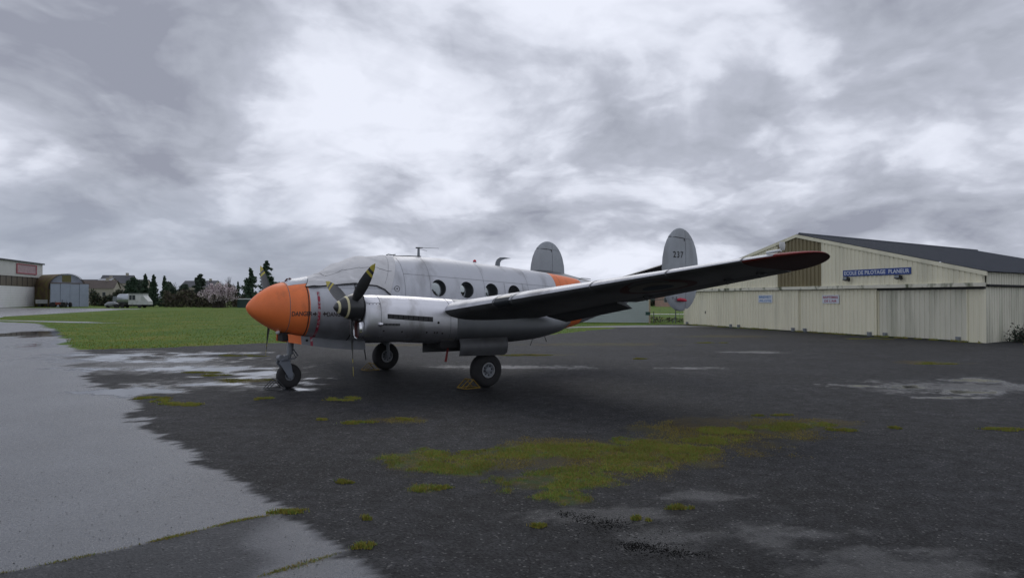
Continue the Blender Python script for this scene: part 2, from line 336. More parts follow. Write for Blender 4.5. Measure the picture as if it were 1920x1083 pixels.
    col = mix(mathn('MULTIPLY', pudf, 0.6), col, (0.025, 0.026, 0.029))
    l.new(col, b.inputs['Base Color'])
    rough = mr(fine, 0.3, 0.7, 0.6, 0.8)
    def fmix(f, a, v):
        k = n.new('ShaderNodeMix'); k.data_type = 'FLOAT'; l.new(f, k.inputs['Factor'])
        if isinstance(a, float): k.inputs['A'].default_value = a
        else: l.new(a, k.inputs['A'])
        if isinstance(v, float): k.inputs['B'].default_value = v
        else: l.new(v, k.inputs['B'])
        return k.outputs[0]
    rough = fmix(dampf, rough, mr(fine, 0.3, 0.7, 0.30, 0.50))
    rough = fmix(wetf, rough, mr(fine, 0.3, 0.7, 0.22, 0.36))
    rough = fmix(mosm, rough, 0.9); rough = fmix(brm, rough, 0.75)
    rough = fmix(pudf, rough, 0.04)
    l.new(rough, b.inputs['Roughness'])
    sp = fmix(dampf, 0.16, 0.42); sp = fmix(wetf, sp, 0.5); sp = fmix(pudf, sp, 0.5); sp = fmix(mosm, sp, 0.1); l.new(sp, b.inputs['Specular IOR Level'])
    ht = n.new('ShaderNodeMath'); ht.operation = 'ADD'; l.new(vo.outputs['Distance'], ht.inputs[0]); l.new(grain, ht.inputs[1])
    ht2 = n.new('ShaderNodeMath'); ht2.operation = 'ADD'; l.new(ht.outputs[0], ht2.inputs[0]); l.new(fine, ht2.inputs[1])
    st = fmix(wetf, 0.9, 0.45); st = fmix(dampf, st, 0.40) if False else st; st = fmix(pudf, st, 0.0)
    bp = n.new('ShaderNodeBump'); bp.inputs['Distance'].default_value = 0.012; l.new(st, bp.inputs['Strength']); l.new(ht2.outputs[0], bp.inputs['Height']); l.new(bp.outputs[0], b.inputs['Normal'])
    return m
me = bpy.data.meshes.new('apron'); me.from_pydata(V.tolist(), [], F.tolist()); me.materials.append(apron_material())
me.polygons.foreach_set('use_smooth', [True] * len(me.polygons))
for nm, arr in (('wet', wet), ('puddle', puddle), ('moss', moss), ('brown', brown), ('damp', damp)):
    a = me.attributes.new(nm, 'FLOAT', 'POINT'); a.data.foreach_set('value', arr.reshape(-1)[used].astype(np.float32))
ap = bpy.data.objects.new('apron', me); C.objects.link(ap); tag(ap, 'wet dark asphalt apron with puddles and moss', kind='structure')

def sheet(name, poly, z, mat, label):
    o = obj(name, [(x, y, z) for x, y in poly], [tuple(range(len(poly)))], mat, fix=False)
    if o.data.polygons[0].normal.z < 0: o.data.flip_normals()
    return tag(o, label, kind='structure')
CONC = M('wet_concrete', (0.16, 0.16, 0.165), rough=0.25, var=0.2, vscale=0.4, bump=0.15, bscale=8, rvar=0.12)
sheet('taxiway', [(-52, 71.5), (-60, 84), (-76, 140), (-74.5, 141.5), (-78, 150), (-130, 172), (-140, 150), (-85, 92), (-70, 73)], 0.008, CONC, 'pale wet taxiway leading to the left hangars')
sheet('path', [(-39, 62.6), (-35.5, 61.9), (-34, 61.8), (-34, 62.0), (-36, 62.6), (-39, 65.2), (-52, 71.0), (-62, 73.4), (-62, 69.3), (-50, 68.9)], 0.010, CONC, 'narrow pale path across the meadow')
sheet('back_path', [(5, 52), (16, 53.5), (16, 54.6), (10, 56.5), (5, 54.0), (2, 49)], 0.012, M('gravel', (0.12, 0.12, 0.125), rough=0.6, var=0.3, vscale=2, bump=0.3), 'grey gravel strip beyond the tail')

# ------------------------------------------------------------------ grass blades and litter
def blades(name, pts, hmin, hmax, wd, cols, label, lean=0.5, cat='grass'):
    n = len(pts); P = np.asarray(pts, float)
    a = rng.random(n) * 2 * np.pi; h = hmin + (hmax - hmin) * rng.random(n) ** 1.5; ww = wd * (0.6 + 0.8 * rng.random(n))
    b = rng.random(n) * 2 * np.pi; ln = lean * h * rng.random(n)
    dx, dy = np.cos(a) * ww, np.sin(a) * ww; lx, ly = np.cos(b) * ln, np.sin(b) * ln
    v = np.empty((n, 4, 3)); z0 = P[:, 2] - 0.004
    v[:, 0] = np.stack([P[:, 0] - dx, P[:, 1] - dy, z0], -1); v[:, 1] = np.stack([P[:, 0] + dx, P[:, 1] + dy, z0], -1)
    v[:, 2] = np.stack([P[:, 0] + dx * 0.6 + lx * 0.45, P[:, 1] + dy * 0.6 + ly * 0.45, z0 + h * 0.62], -1)
    v[:, 3] = np.stack([P[:, 0] + lx, P[:, 1] + ly, z0 + h], -1)
    i = np.arange(n)[:, None] * 4; f = np.concatenate([i + np.array([[0, 1, 2]]), i + np.array([[0, 2, 3]])], 0)
    mi = rng.integers(0, len(cols), n); mi = np.concatenate([mi, mi])
    me = bpy.data.meshes.new(name); me.from_pydata(v.reshape(-1, 3).tolist(), [], f.tolist())
    for c in cols: me.materials.append(c)
    me.polygons.foreach_set('material_index', mi.astype(np.int32)); me.update()
    o = bpy.data.objects.new(name, me); C.objects.link(o); return tag(o, label, cat, kind='stuff')
GR = [M('blade_green', (0.17, 0.25, 0.045), 0.8, spec=0.2, var=0.3, vscale=1), M('blade_olive', (0.27, 0.23, 0.05), 0.8, spec=0.2, var=0.3, vscale=1), M('blade_straw', (0.24, 0.18, 0.06), 0.8, spec=0.2, var=0.3, vscale=1)]
LYEL = M('lawn_yellow', (0.27, 0.27, 0.05), 0.8, spec=0.2, var=0.3, vscale=0.6)
GL = [M('lawn_dark', (0.11, 0.20, 0.028), 0.8, spec=0.2, var=0.3, vscale=0.6), M('lawn_mid', (0.20, 0.28, 0.04), 0.8, spec=0.2, var=0.3, vscale=0.6), GR[1]]
def pick(mask, n, x0, x1, y0, y1, jit=0.06):
    fl = ((GX > x0) & (GX < x1) & (GY > y0) & (GY < y1)).reshape(-1)
    dyc = np.gradient(ys)[:, None] * np.ones_like(GX)
    pw = (mask.reshape(-1) * fl) * dyc.reshape(-1) * (np.gradient(xs)[None, :] * np.ones_like(GX)).reshape(-1); pw = pw / pw.sum()
    k = rng.choice(pw.size, n, p=pw)
    x = GX.reshape(-1)[k] + rng.normal(0, jit, n); y = GY.reshape(-1)[k] + rng.normal(0, jit, n)
    return np.stack([x, y, zz.reshape(-1)[k]], -1)
blades('grass_patch', pick(moss * (fbm(GX * 3, GY * 3, 4) > 0.44), 60000, -3, 6, 6.5, 13, 0.03), 0.006, 0.034, 0.0032, [GR[0], GR[0], GR[1], GR[2]], 'low mossy grass patch growing through the asphalt in the foreground', 1.1)
blades('dead_grass', pick(brown * (fbm(GX * 2 + 7, GY * 2, 4) > 0.46), 26000, -8, 8, 8, 20, 0.05), 0.008, 0.028, 0.004, [GR[1], GR[2], GR[1]], 'thin brownish moss and dead grass on the apron', 1.5)
TUFT = [(-6.59, 14.31, 0.40, 0.30), (1.72, 7.21, 0.13, 0.08), (1.23, 6.84, 0.08, 0.06), (5.23, 11.47, 0.26, 0.16), (-1.27, 6.08, 0.11, 0.07), (-2.55, 12.16, 0.36, 0.16), (-1.85, 12.37, 0.2, 0.14), (-1.33, 6.86, 0.1, 0.06), (7.94, 11.47, 0.34, 0.12), (-0.94, 7.89, 0.2, 0.12),
        (-2.22, 7.06, 0.18, 0.05), (-8.2, 19.56, 0.4, 0.2), (-6.71, 18.3, 0.7, 0.3), (-8.74, 20.3, 0.5, 0.15), (-5.16, 14.99, 0.22, 0.2), (-3.35, 12.42, 0.12, 0.14), (6.25, 11.61, 0.08, 0.08), (-3.59, 14.99, 0.35, 0.25), (-10.2, 26.5, 0.5, 0.3), (-9.4, 26.2, 0.4, 0.2), (-7.6, 15.1, 0.3, 0.15), (-7.2, 14.7, 0.2, 0.2), (4.7, 12.9, 0.3, 0.12), (-1.9, 8.2, 0.1, 0.05), (0.25, 6.6, 0.06, 0.04), (13.5, 23.2, 0.8, 0.3), (0.5, 26.6, 0.9, 0.4), (9.5, 34, 0.7, 0.4), (18.6, 37.5, 1.1, 0.5), (4.5, 25, 0.3, 0.2)]
tp = []
for cx, cy, rx, ry in TUFT:
    for _ in range(random.randint(4, 8)):
        ox, oy = cx + random.uniform(-0.9, 0.9) * rx, cy + random.uniform(-0.9, 0.9) * ry; q = random.uniform(0.25, 0.6)
        n = int((90 + 420 * min(1, rx * ry * 8)) * q * 2)
        tp.append(np.stack([ox + rng.normal(0, 0.45 * rx * q, n), oy + rng.normal(0, 0.45 * ry * q, n), np.full(n, 0.008)], -1))
blades('weed_tufts', np.concatenate(tp), 0.01, 0.045, 0.005, [GR[0], GR[1], GR[1]], 'scattered small weed tufts rooted in the asphalt', 0.9, 'weeds')
def joint(pts, n, name, label):
    q = np.array(pts); t = rng.random(n) * (len(q) - 1); i = t.astype(int); f = (t - i)[:, None]
    p = q[i] * (1 - f) + q[np.minimum(i + 1, len(q) - 1)] * f
    dens = vnoise(p[:, 0] * 3 + 2, p[:, 1] * 3) ; k = rng.random(n) < np.clip(2.2 * (dens - 0.28), 0.06, 1)
    p = p[k] + rng.normal(0, 1, (k.sum(), 2)) * (0.005 + 0.022 * dens[k][:, None]); blades(name, np.concatenate([p, np.full((len(p), 1), 0.006)], 1), 0.005, 0.024, 0.003, [GR[0], GR[1], GR[1], GR[2]], label, 1.0)
joint([(-6, 3.8), (-3.93, 5.49), (-3.38, 5.95), (-2.99, 6.35), (-2.59, 6.81), (-2.06, 7.15)], 9000, 'joint_grass', 'long thin line of grass in the paving joint at lower left')
joint([(-3.2, 4.2), (-1.94, 5.41), (-1.69, 5.66), (-1.35, 6.02), (-1.25, 6.1)], 2600, 'joint_grass', 'short line of grass in the paving joint at the bottom edge')
# lawn blades along and behind the apron edge
n = 170000; lx = rng.uniform(-60, 16, n); ly = 29 + 115 * rng.random(n) ** 2.3
k = ~poly_in(APRON, lx, ly) & ~poly_in([(-39, 62.6), (-35.5, 61.9), (-34, 61.8), (-34, 62.0), (-36, 62.6), (-39, 65.2), (-52, 71.0), (-62, 73.4), (-62, 69.3), (-50, 68.9)], lx, ly) & ~poly_in([(5, 52), (16, 53.5), (16, 54.6), (10, 56.5), (5, 54.0), (2, 49)], lx, ly) & (np.abs(lx) < ly * 0.8)
blades('lawn_grass', np.stack([lx[k], ly[k], np.zeros(k.sum())], -1), 0.02, 0.06, 0.022, GL + [LYEL], 'short green lawn grass beyond the apron', 0.9)
# dark wet litter flecks and loose grit
def flecks(name, pts, s0, s1, mat, label, cat):
    v = []; f = []
    for x, y in pts:
        s = random.uniform(s0, s1); a = random.random() * 6.28; k0 = len(v); z = 0.005
        for j in range(4):
            t = a + j * 1.57 + random.uniform(-.3, .3); rr = s * random.uniform(.5, 1.2); v.append((x + math.cos(t) * rr, y + math.sin(t) * rr, z))
        v.append((x, y, z + s * random.uniform(.4, .9)))
        f += [(k0 + j, k0 + (j + 1) % 4, k0 + 4) for j in range(4)]
    return tag(obj(name, v, f, mat, fix=False), label, cat, kind='stuff')
pts = []
for cx, cy, rx, ry, n in ((0.52, 7.0, 0.05, 0.05, 120), (0.70, 6.86, 0.08, 0.08, 200), (0.9, 6.70, 0.11, 0.09, 380), (1.05, 6.08, 0.08, 0.06, 380), (1.22, 6.02, 0.11, 0.08, 260), (1.42, 5.92, 0.12, 0.06, 200), (1.0, 6.4, 0.3, 0.3, 160)):
    pts += [(cx + random.gauss(0, rx), cy + random.gauss(0, ry) - (0.45 * 0)) for _ in range(n)]
flecks('leaf_litter', pts, 0.003, 0.009, M('wet_litter', (0.004, 0.004, 0.004), 0.9, spec=0.1, var=0.3), 'black wet leaf litter scattered in the foreground', 'litter')
pts = [(random.uniform(-6, 7), 4.5 + 12 * random.random() ** 1.7) for _ in range(5200)]
flecks('grit', pts, 0.003, 0.008, M('grit', (0.10, 0.10, 0.10), 0.8, var=0.6, vscale=4), 'loose grit scattered over the asphalt', 'grit')
pts = [(random.uniform(-5, -1), 4.5 + 8 * random.random()) for _ in range(420)]
flecks('dark_grit', pts, 0.003, 0.009, M('dark_grit', (0.015, 0.015, 0.015), 0.8), 'dark crumbs of dirt on the wet paving', 'grit')

# ================================================================== the aircraft
# local coordinates of every part: a = metres aft of the nose tip, p = metres to port, z = height
PLANE = empty('twin_engine_aircraft', (-6.0816, 16.2514, 0), R(-143.0786), 'grey twin-propeller aircraft with orange nose, twin tail fins and covered cockpit', 'aircraft')
SILVER = M('silver_paint', (0.50, 0.51, 0.54), rough=0.5, metal=0.75, var=0.06, vscale=1.2, rvar=0.05, dirt=((0.27, 0.27, 0.28), 2.2, (1, 1, 0.3), 0.52, 0.78), bump=0.10, bscale=2.6)
SILVER_SHADE = M('shaded_silver_paint', (0.12, 0.123, 0.128), rough=0.45, metal=0.4, var=0.1, vscale=1.5, dirt=((0.05, 0.047, 0.045), 1.6, (1, 1, 1), 0.5, 0.8))  # silver paint with the underside shade put into a darker colour, plus dirt
ALU = M('bare_aluminium', (0.66, 0.66, 0.69), rough=0.33, metal=0.95, var=0.07, vscale=2.5, rvar=0.07, bump=0.05, bscale=3.5, dirt=((0.32, 0.31, 0.30), 2.5, (1, 1, 0.5), 0.56, 0.8))
ORANGE = M('dayglo_orange', (0.86, 0.205, 0.055), rough=0.45, var=0.08, vscale=2.2, dirt=((0.40, 0.12, 0.05), 3, (1, 1, 0.4), 0.58, 0.85), rvar=0.06)
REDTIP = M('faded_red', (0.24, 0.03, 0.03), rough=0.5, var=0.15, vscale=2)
RED_SHADE = M('shaded_tip_red', (0.085, 0.024, 0.02), rough=0.55, var=0.2, vscale=1.5)  # tip red again, underside shade painted in as a darker tone
REDWARN = M('warning_red', (0.30, 0.03, 0.055), rough=0.55, var=0.2, dirt=((0.40, 0.38, 0.40), 9, (1, 1, 1), 0.5, 0.62))
BLACKP = M('black_paint', (0.012, 0.012, 0.014), rough=0.5, var=0.2)
DARK = M('dark_recess', (0.012, 0.012, 0.013), rough=0.8, var=0.2)
RUB = M('tyre_rubber', (0.022, 0.022, 0.023), rough=0.8, var=0.25, vscale=8, bump=0.2, bscale=40)
GREYM = M('grey_gear_paint', (0.20, 0.215, 0.235), rough=0.45, metal=0.2, var=0.12, vscale=6)
SEAM = M('seam', (0.17, 0.175, 0.185), rough=0.7)
BLADE = M('propeller_black', (0.030, 0.031, 0.033), rough=0.34, var=0.25, vscale=5, coat=0.25)
YEL = M('tip_yellow', (0.50, 0.42, 0.06), rough=0.5, var=0.12, vscale=9)
CREAM = M('spinner_cream', (0.66, 0.60, 0.36), rough=0.5, var=0.08)
def A(a, p, z): return (-a, p, z)
T = [  # a, top, bottom, half width
 (0.0, 1.925, 1.90, 0.012), (0.03, 1.985, 1.83, 0.075), (0.10, 2.07, 1.735, 0.165), (0.23, 2.195, 1.625, 0.285), (0.38, 2.305, 1.52, 0.39), (0.53, 2.395, 1.43, 0.475), (0.72, 2.47, 1.335, 0.56), (0.95, 2.53, 1.25, 0.645),
 (1.23, 2.575, 1.175, 0.72), (1.45, 2.635, 1.13, 0.765), (1.90, 2.815, 1.06, 0.83), (2.3, 3.01, 1.03, 0.87), (2.73, 3.14, 1.0, 0.89), (3.3, 3.20, 0.99, 0.90), (4.4, 3.225, 0.985, 0.90), (5.2, 3.20, 0.985, 0.89), (6.3, 3.115, 1.0, 0.86),
 (7.6, 3.015, 1.01, 0.79), (8.8, 2.90, 1.06, 0.69), (9.7, 2.79, 1.22, 0.59), (10.4, 2.67, 1.40, 0.48), (11.2, 2.54, 1.62, 0.34), (12.0, 2.39, 1.86, 0.19), (12.45, 2.28, 2.0, 0.08), (12.55, 2.2, 2.1, 0.015)]
fT, fB, fW = (pchip([t[0] for t in T], [t[k] for t in T]) for k in (1, 2, 3))
FN = 2.25
def fus(a, t, off=0.0):                     # surface point at station a, section angle t (0 = port, pi/2 = top)
    zt, zb, hw = fT(a), fB(a), fW(a); zc = (zt + zb) / 2; hh = (zt - zb) / 2
    c, s_ = math.cos(t), math.sin(t)
    return A(a, (hw + off) * math.copysign(abs(c) ** (2 / FN), c), zc + (hh + off) * math.copysign(abs(s_) ** (2 / FN), s_))
def fus_y(a, z):                            # half width at height z
    zt, zb, hw = fT(a), fB(a), fW(a); zc = (zt + zb) / 2; hh = (zt - zb) / 2
    q = min(1, abs((z - zc) / hh)); return hw * (1 - q ** FN) ** (1 / FN)
def fus_t(a, z):                            # section angle of height z on the port side
    zt, zb = fT(a), fB(a); s_ = max(-1, min(1, (z - (zt + zb) / 2) / ((zt - zb) / 2)))
    return math.asin(math.copysign(abs(s_) ** (FN / 2), s_))
NT = 64
ang = [2 * math.pi * j / NT for j in range(NT)]
def fring(a, off=0.0): return [fus(a, t, off) for t in ang]
# nose cone
st = [0.0, 0.012, 0.03, 0.06, 0.1, 0.15, 0.21, 0.28, 0.36, 0.45, 0.54, 0.63, 0.72, 0.815]
v, f = loft([fring(a) for a in st])
nose = obj('nose_cone', v, f, ORANGE, PLANE, True)
v, f = loft([[fus(0.0, t, 0.012) for t in ang], [fus(0.02, t, 0.004) for t in ang]]); 
# fuselage shell, hollow, with the portholes cut through
st = [0.825, 0.9, 1.0, 1.12, 1.25] + [1.26 + 0.16 * i for i in range(1, 14)] + [3.5 + 0.22 * i for i in range(0, 25)] + [9.0, 9.2, 9.5, 9.8, 10.0, 10.35, 10.7, 11.0, 11.4, 11.8, 12.1, 12.3, 12.45, 12.52, 12.55]
v, f = loft([fring(a) for a in st])
mi = []
for i in range(len(st) - 1):
    am = (st[i] + st[i + 1]) / 2
    for j in range(NT): mi.append(1 if am < 1.25 or 8.85 < am < 10.0 else 0)
mi += [1, 0]
fs = obj('fuselage_raw', v, f, [SILVER, ORANGE, M('cabin_lining', (0.28, 0.31, 0.33), 0.8)], None, False, mi)
so_ = fs.modifiers.new('s', 'SOLIDIFY'); so_.thickness = 0.05; so_.offset = -1; so_.material_offset = 2
WIN = [(4.59, 2.385), (5.46, 2.345), (6.28, 2.31), (7.08, 2.27)]
mb = MB()
for a, z in WIN:
    mb.tube([A(a, -1.3, z), A(a, 1.3, z)], 0.222, 32)
cut = mb.build('cutter', DARK)
bo = fs.modifiers.new('b', 'BOOLEAN'); bo.object = cut; bo.operation = 'DIFFERENCE'; bo.solver = 'EXACT'
dg = bpy.context.evaluated_depsgraph_get()
mef = bpy.data.meshes.new_from_object(fs.evaluated_get(dg)); mef.name = 'fuselage'
bpy.data.objects.remove(fs); bpy.data.objects.remove(cut)
mef.polygons.foreach_set('use_smooth', [True] * len(mef.polygons)); mef.set_sharp_from_angle(angle=R(35))
FUS = bpy.data.objects.new('fuselage', mef); C.objects.link(FUS); FUS.parent = PLANE
# windows: rubber ring plus tinted pane, both sides
def glass():
    m = bpy.data.materials.new('tinted_pane'); m.use_nodes = True; n = m.node_tree.nodes; l = m.node_tree.links
    b = n['Principled BSDF']; b.inputs['Base Color'].default_value = (0.02, 0.025, 0.03, 1); b.inputs['Roughness'].default_value = 0.06
    tr = n.new('ShaderNodeBsdfTransparent'); tr.inputs[0].default_value = (0.80, 0.83, 0.82, 1)
    mxs = n.new('ShaderNodeMixShader'); mxs.inputs[0].default_value = 0.18; l.new(tr.outputs[0], mxs.inputs[1]); l.new(b.outputs[0], mxs.inputs[2])
    l.new(mxs.outputs[0], n['Material Output'].inputs[0]); return m
GLASS = glass()
for a, z in WIN:
    for sgn in (1, -1):
        ring = []
        for k in range(32):
            t = 2 * math.pi * k / 32; row = []
            for rr, of in ((0.219, -0.02), (0.219, 0.004), (0.232, 0.006), (0.240, 0.0005)):
                aa, zz_ = a + rr * math.cos(t), z + rr * math.sin(t); row.append(A(aa, sgn * (fus_y(aa, zz_) + of), zz_))
            ring.append(row)
        vv = [p for r_ in ring for p in r_]; ff = []
        for k in range(32):
            for q in range(3): k2 = (k + 1) % 32; ff.append((k * 4 + q, k2 * 4 + q, k2 * 4 + q + 1, k * 4 + q + 1))
        wn = obj('window', vv, ff, SILVER, PLANE, True)
        pv = [A(a, sgn * (fus_y(a, z) - 0.018), z)] + [A(a + 0.221 * math.cos(2 * math.pi * k / 32), sgn * (fus_y(a + 0.221 * math.cos(2 * math.pi * k / 32), z + 0.221 * math.sin(2 * math.pi * k / 32)) - 0.018), z + 0.221 * math.sin(2 * math.pi * k / 32)) for k in range(32)]
        obj('pane', pv, [(0, k + 1, (k + 1) % 32 + 1) for k in range(32)], GLASS, wn)
# conformal strips and decals on the fuselage
def patch_strip(mbx, path, wdt, off=0.003, mi=0):      # path of (a, t) on the surface, ribbon of width wdt in a or t
    k = len(mbx.v)
    for i, (a, t) in enumerate(path):
        a2, t2 = path[min(i + 1, len(path) - 1)]; a0, t0 = path[max(i - 1, 0)]
        P0, P1 = Vector(fus(a0, t0, off)), Vector(fus(a2, t2, off)); d = (P1 - P0).normalized(); p = Vector(fus(a, t, off))
        q1, q2 = Vector(fus(a + 0.01, t, off)) - p, Vector(fus(a, t + 0.01, off)) - p; nn = q1.cross(q2).normalized(); sdv = d.cross(nn).normalized() * wdt / 2
        mbx.v += [tuple(p + sdv), tuple(p - sdv)]
    for i in range(len(path) - 1): mbx.f.append((k + 2 * i, k + 2 * i + 1, k + 2 * i + 3, k + 2 * i + 2)); mbx.m.append(mi)
m_ = MB()
for a in (0.82, 3.62, 4.35, 6.05, 7.62, 9.0):
    patch_strip(m_, [(a, R(-80 + 2.5 * k)) for k in range(0, 105)], 0.007 if a != 0.82 else 0.012)
for zl in (2.74, 2.12):
    pa = [(3.62 + 0.12 * k) for k in range(0, 45)]; patch_strip(m_, [(a, fus_t(a, zl - 0.055 * (a - 3.6))) for a in pa], 0.007)
patch_strip(m_, [(1.25 + 0.1 * k, fus_t(1.25 + 0.1 * k, 2.36)) for k in range(22)], 0.008)
for a in (6.75, 7.42):
    patch_strip(m_, [(a, fus_t(a, 2.55 - 0.03 * k)) for k in range(0, 24)], 0.010)
tag(m_.build('panel_seams', SEAM, PLANE), kind='stuff')
m_ = MB(); patch_strip(m_, [(1.44, R(-70 + 3 * k)) for k in range(34)], 0.06, 0.003); m_.build('warning_stripe', REDWARN, PLANE)
def decal(txt, a0, z0, size, mat, name, bold=0.0, off=0.005, space=1.0, fit=None):
    tv, tf, tw, th = text_mesh(txt, size, bold, space)
    if fit: tv = [(x * fit / tw, y) for x, y in tv]
    vv = [A(a0 + x, fus_y(a0 + x, z0 + y) + off, z0 + y) for x, y in tv]
    return obj(name, vv, tf, mat, PLANE, fix=False), tw
FADE = M('faded_black_lettering', (0.05, 0.04, 0.04), rough=0.6, var=0.4, vscale=20)
d1, tw = decal('DANGER', 0.85, 1.715, 0.145, FADE, 'lettering', 0.003, fit=0.44)
d1, tw = decal('DANGER', 1.62, 1.695, 0.145, FADE, 'lettering', 0.003, fit=0.44)
for a0, dr in ((1.345, 1), (1.565, -1)):           # arrow heads pointing at the stripe
    q = [(-0.035, 0.0), (0.0, 0.06), (0.04 * dr, 0.0), (0.0, -0.06)]
    q = [(0.045 * dr, 0), (-0.005 * dr, 0.06), (-0.005 * dr, 0.022), (-0.05 * dr, 0.022), (-0.05 * dr, -0.022), (-0.005 * dr, -0.022), (-0.005 * dr, -0.06)]
    obj('arrow_mark', [A(a0 + x, fus_y(a0 + x, 1.76 + y) + 0.005, 1.76 + y) for x, y in q], [tuple(range(7))], FADE, PLANE, fix=False)
PALE = M('pale_lettering', (0.55, 0.40, 0.42), rough=0.6, var=0.3, vscale=20)
for i, ch in enumerate('HELICE'):
    decal(ch, 1.42, 1.92 - 0.095 * i, 0.075, PALE, 'stripe_letter', 0.001, 0.006)
ringv = []; ringf = []
for k in range(28):
    t = 2 * math.pi * k / 28
    for rr in (0.062, 0.075): aa, zz_ = 3.39 + rr * math.cos(t), 2.36 + rr * math.sin(t); ringv.append(A(aa, fus_y(aa, zz_) + 0.004, zz_))
ringf = [(2 * k, 2 * k + 1, (2 * k + 3) % 56, (2 * k + 2) % 56) for k in range(28)]
c0 = len(ringv); ringv += [A(3.39 + 0.022 * math.cos(k * 0.785), fus_y(3.39, 2.36 + 0.022 * math.sin(k * 0.785)) + 0.004, 2.36 + 0.022 * math.sin(k * 0.785)) for k in range(8)]; ringf.append(tuple(range(c0, c0 + 8)))
obj('static_port', ringv, ringf, FADE, PLANE, fix=False)
# pale glazed fairing ahead of the windscreen, hook, landing lamp, fittings on the spine
rows = [[fus(0.84 + 0.043 * i, R(56 + 68 * j / 16), 0.003 + 0.045 * math.sin(math.pi * (j / 16)) ** 0.7 * min(1, i / 4)) for j in range(17)] for i in range(13)]
v, f = loft(rows, closed=False, cap0=False, cap1=False); obj('nose_fairing', v, f, M('pale_fairing', (0.52, 0.54, 0.58), 0.25, var=0.06), PLANE, True)
MB().tube([A(0.86, 0.10, 2.47), A(0.875, 0.10, 2.53), A(0.91, 0.10, 2.575), A(0.97, 0.10, 2.59), A(1.02, 0.10, 2.565), A(1.03, 0.10, 2.54)], [0.022, 0.02, 0.02, 0.022, 0.022, 0.018], 8).build('hook', M('oxide_red', (0.10, 0.025, 0.025), 0.5), PLANE, True)
mm = MB(); mm.tube([A(0.66, 0.18, 1.36), A(0.68, 0.18, 1.33), A(0.69, 0.18, 1.30)], [0.05, 0.055, 0.03], 12); mm.build('landing_lamp', M('lamp_glass', (0.8, 0.82, 0.85), 0.1), PLANE, True)
mm = MB(); mm.v = []; 
prof = [(-0.035, 0), (0.035, 0), (0.028, 0.26), (-0.028, 0.26)]
mm.add([A(4.49 + x, y, 3.20 + z) for y in (-0.012, 0.012) for x, z in prof], [(0, 1, 2, 3), (4, 7, 6, 5), (0, 4, 5, 1), (1, 5, 6, 2), (2, 6, 7, 3), (3, 7, 4, 0)])
mast = mm.build('antenna_mast', GREYM, PLANE)
mm = MB(); mm.tube([A(4.41, 0, 3.465), A(4.62, 0, 3.475)], [0.02, 0.012], 6); mm.tube([A(4.6, 0, 3.475), A(5.12, 0, 3.482)], 0.005, 5); mm.tube([A(4.5, 0, 3.45), A(4.74, 0.02, 3.39)], 0.004, 5); mm.build('antenna_wire', BLACKP, mast)
MB().tube([A(3.72, 0.02, 3.225), A(4.1, 0.02, 3.238), A(4.56, 0.0, 3.235)], [0.008, 0.012, 0.02], 6).build('cable_strip', BLACKP, PLANE)
b0 = MB().tube([A(6.29, 0, 3.10), A(6.29, 0, 3.15)], 0.05, 12).build('beacon_base', SILVER, PLANE, True)
MB().tube([A(6.29, 0, 3.15), A(6.29, 0, 3.19), A(6.29, 0, 3.215)], [0.05, 0.045, 0.015], 12).build('beacon_lens', M('beacon_red', (0.5, 0.01, 0.03), 0.2), b0, True)
bl = [(7.0, 3.03), (7.02, 3.16), (7.07, 3.25), (7.16, 3.305), (7.32, 3.315), (7.58, 3.29), (7.34, 3.26), (7.22, 3.225), (7.17, 3.16), (7.16, 3.03)]
k = len(bl); obj('blade_antenna', [A(a, y, z) for y in (-0.014, 0.014) for a, z in bl], [tuple(range(k)), tuple(range(k, 2 * k))[::-1]] + [(i, (i + 1) % k, k + (i + 1) % k, k + i) for i in range(k)], GREYM, PLANE)
MB().tube([A(10.2, 0, 2.70), A(10.35, 0, 2.76), A(10.75, 0, 2.74)], [0.02, 0.012, 0.008], 6).build('tail_antenna', BLACKP, PLANE)
for a, z0, a2, z2 in ((8.17, 1.02, 8.05, 0.74), (8.57, 1.04, 8.67, 0.84)):
    MB().tube([A(a, 0.3, z0), A(a2, 0.3, z2)], 0.010, 6).build('whip_antenna', BLACKP, PLANE)

# ---------------------------------------------------------------- nacelles, propellers, main gear
NS = [(1.62, 2.165, 1.30, 0.30), (1.70, 2.185, 1.27, 0.355), (1.85, 2.195, 1.235, 0.40), (2.1, 2.19, 1.20, 0.43), (2.86, 2.165, 1.13, 0.46), (3.7, 2.115, 1.08, 0.475), (4.5, 2.08, 1.055, 0.475), (5.4, 2.02, 1.05, 0.46), (6.2, 1.95, 1.09, 0.41), (6.8, 1.87, 1.18, 0.32), (7.25, 1.78, 1.28, 0.20), (7.6, 1.66, 1.45, 0.04)]
gT, gB, gW = (pchip([t[0] for t in NS], [t[k] for t in NS]) for k in (1, 2, 3))
def nac(a, t, p0, off=0.0, n=2.7):
    zt, zb, hw = gT(a), gB(a), gW(a); zc = (zt + zb) / 2; hh = (zt - zb) / 2; c, s_ = math.cos(t), math.sin(t)
    return A(a, p0 + (hw + off) * math.copysign(abs(c) ** (2 / n), c), zc + (hh + off) * math.copysign(abs(s_) ** (2 / n), s_))
def nac_y(a, z, n=2.7):
    zt, zb, hw = gT(a), gB(a), gW(a); q = min(1, abs((z - (zt + zb) / 2) / ((zt - zb) / 2))); return hw * (1 - q ** n) ** (1 / n)
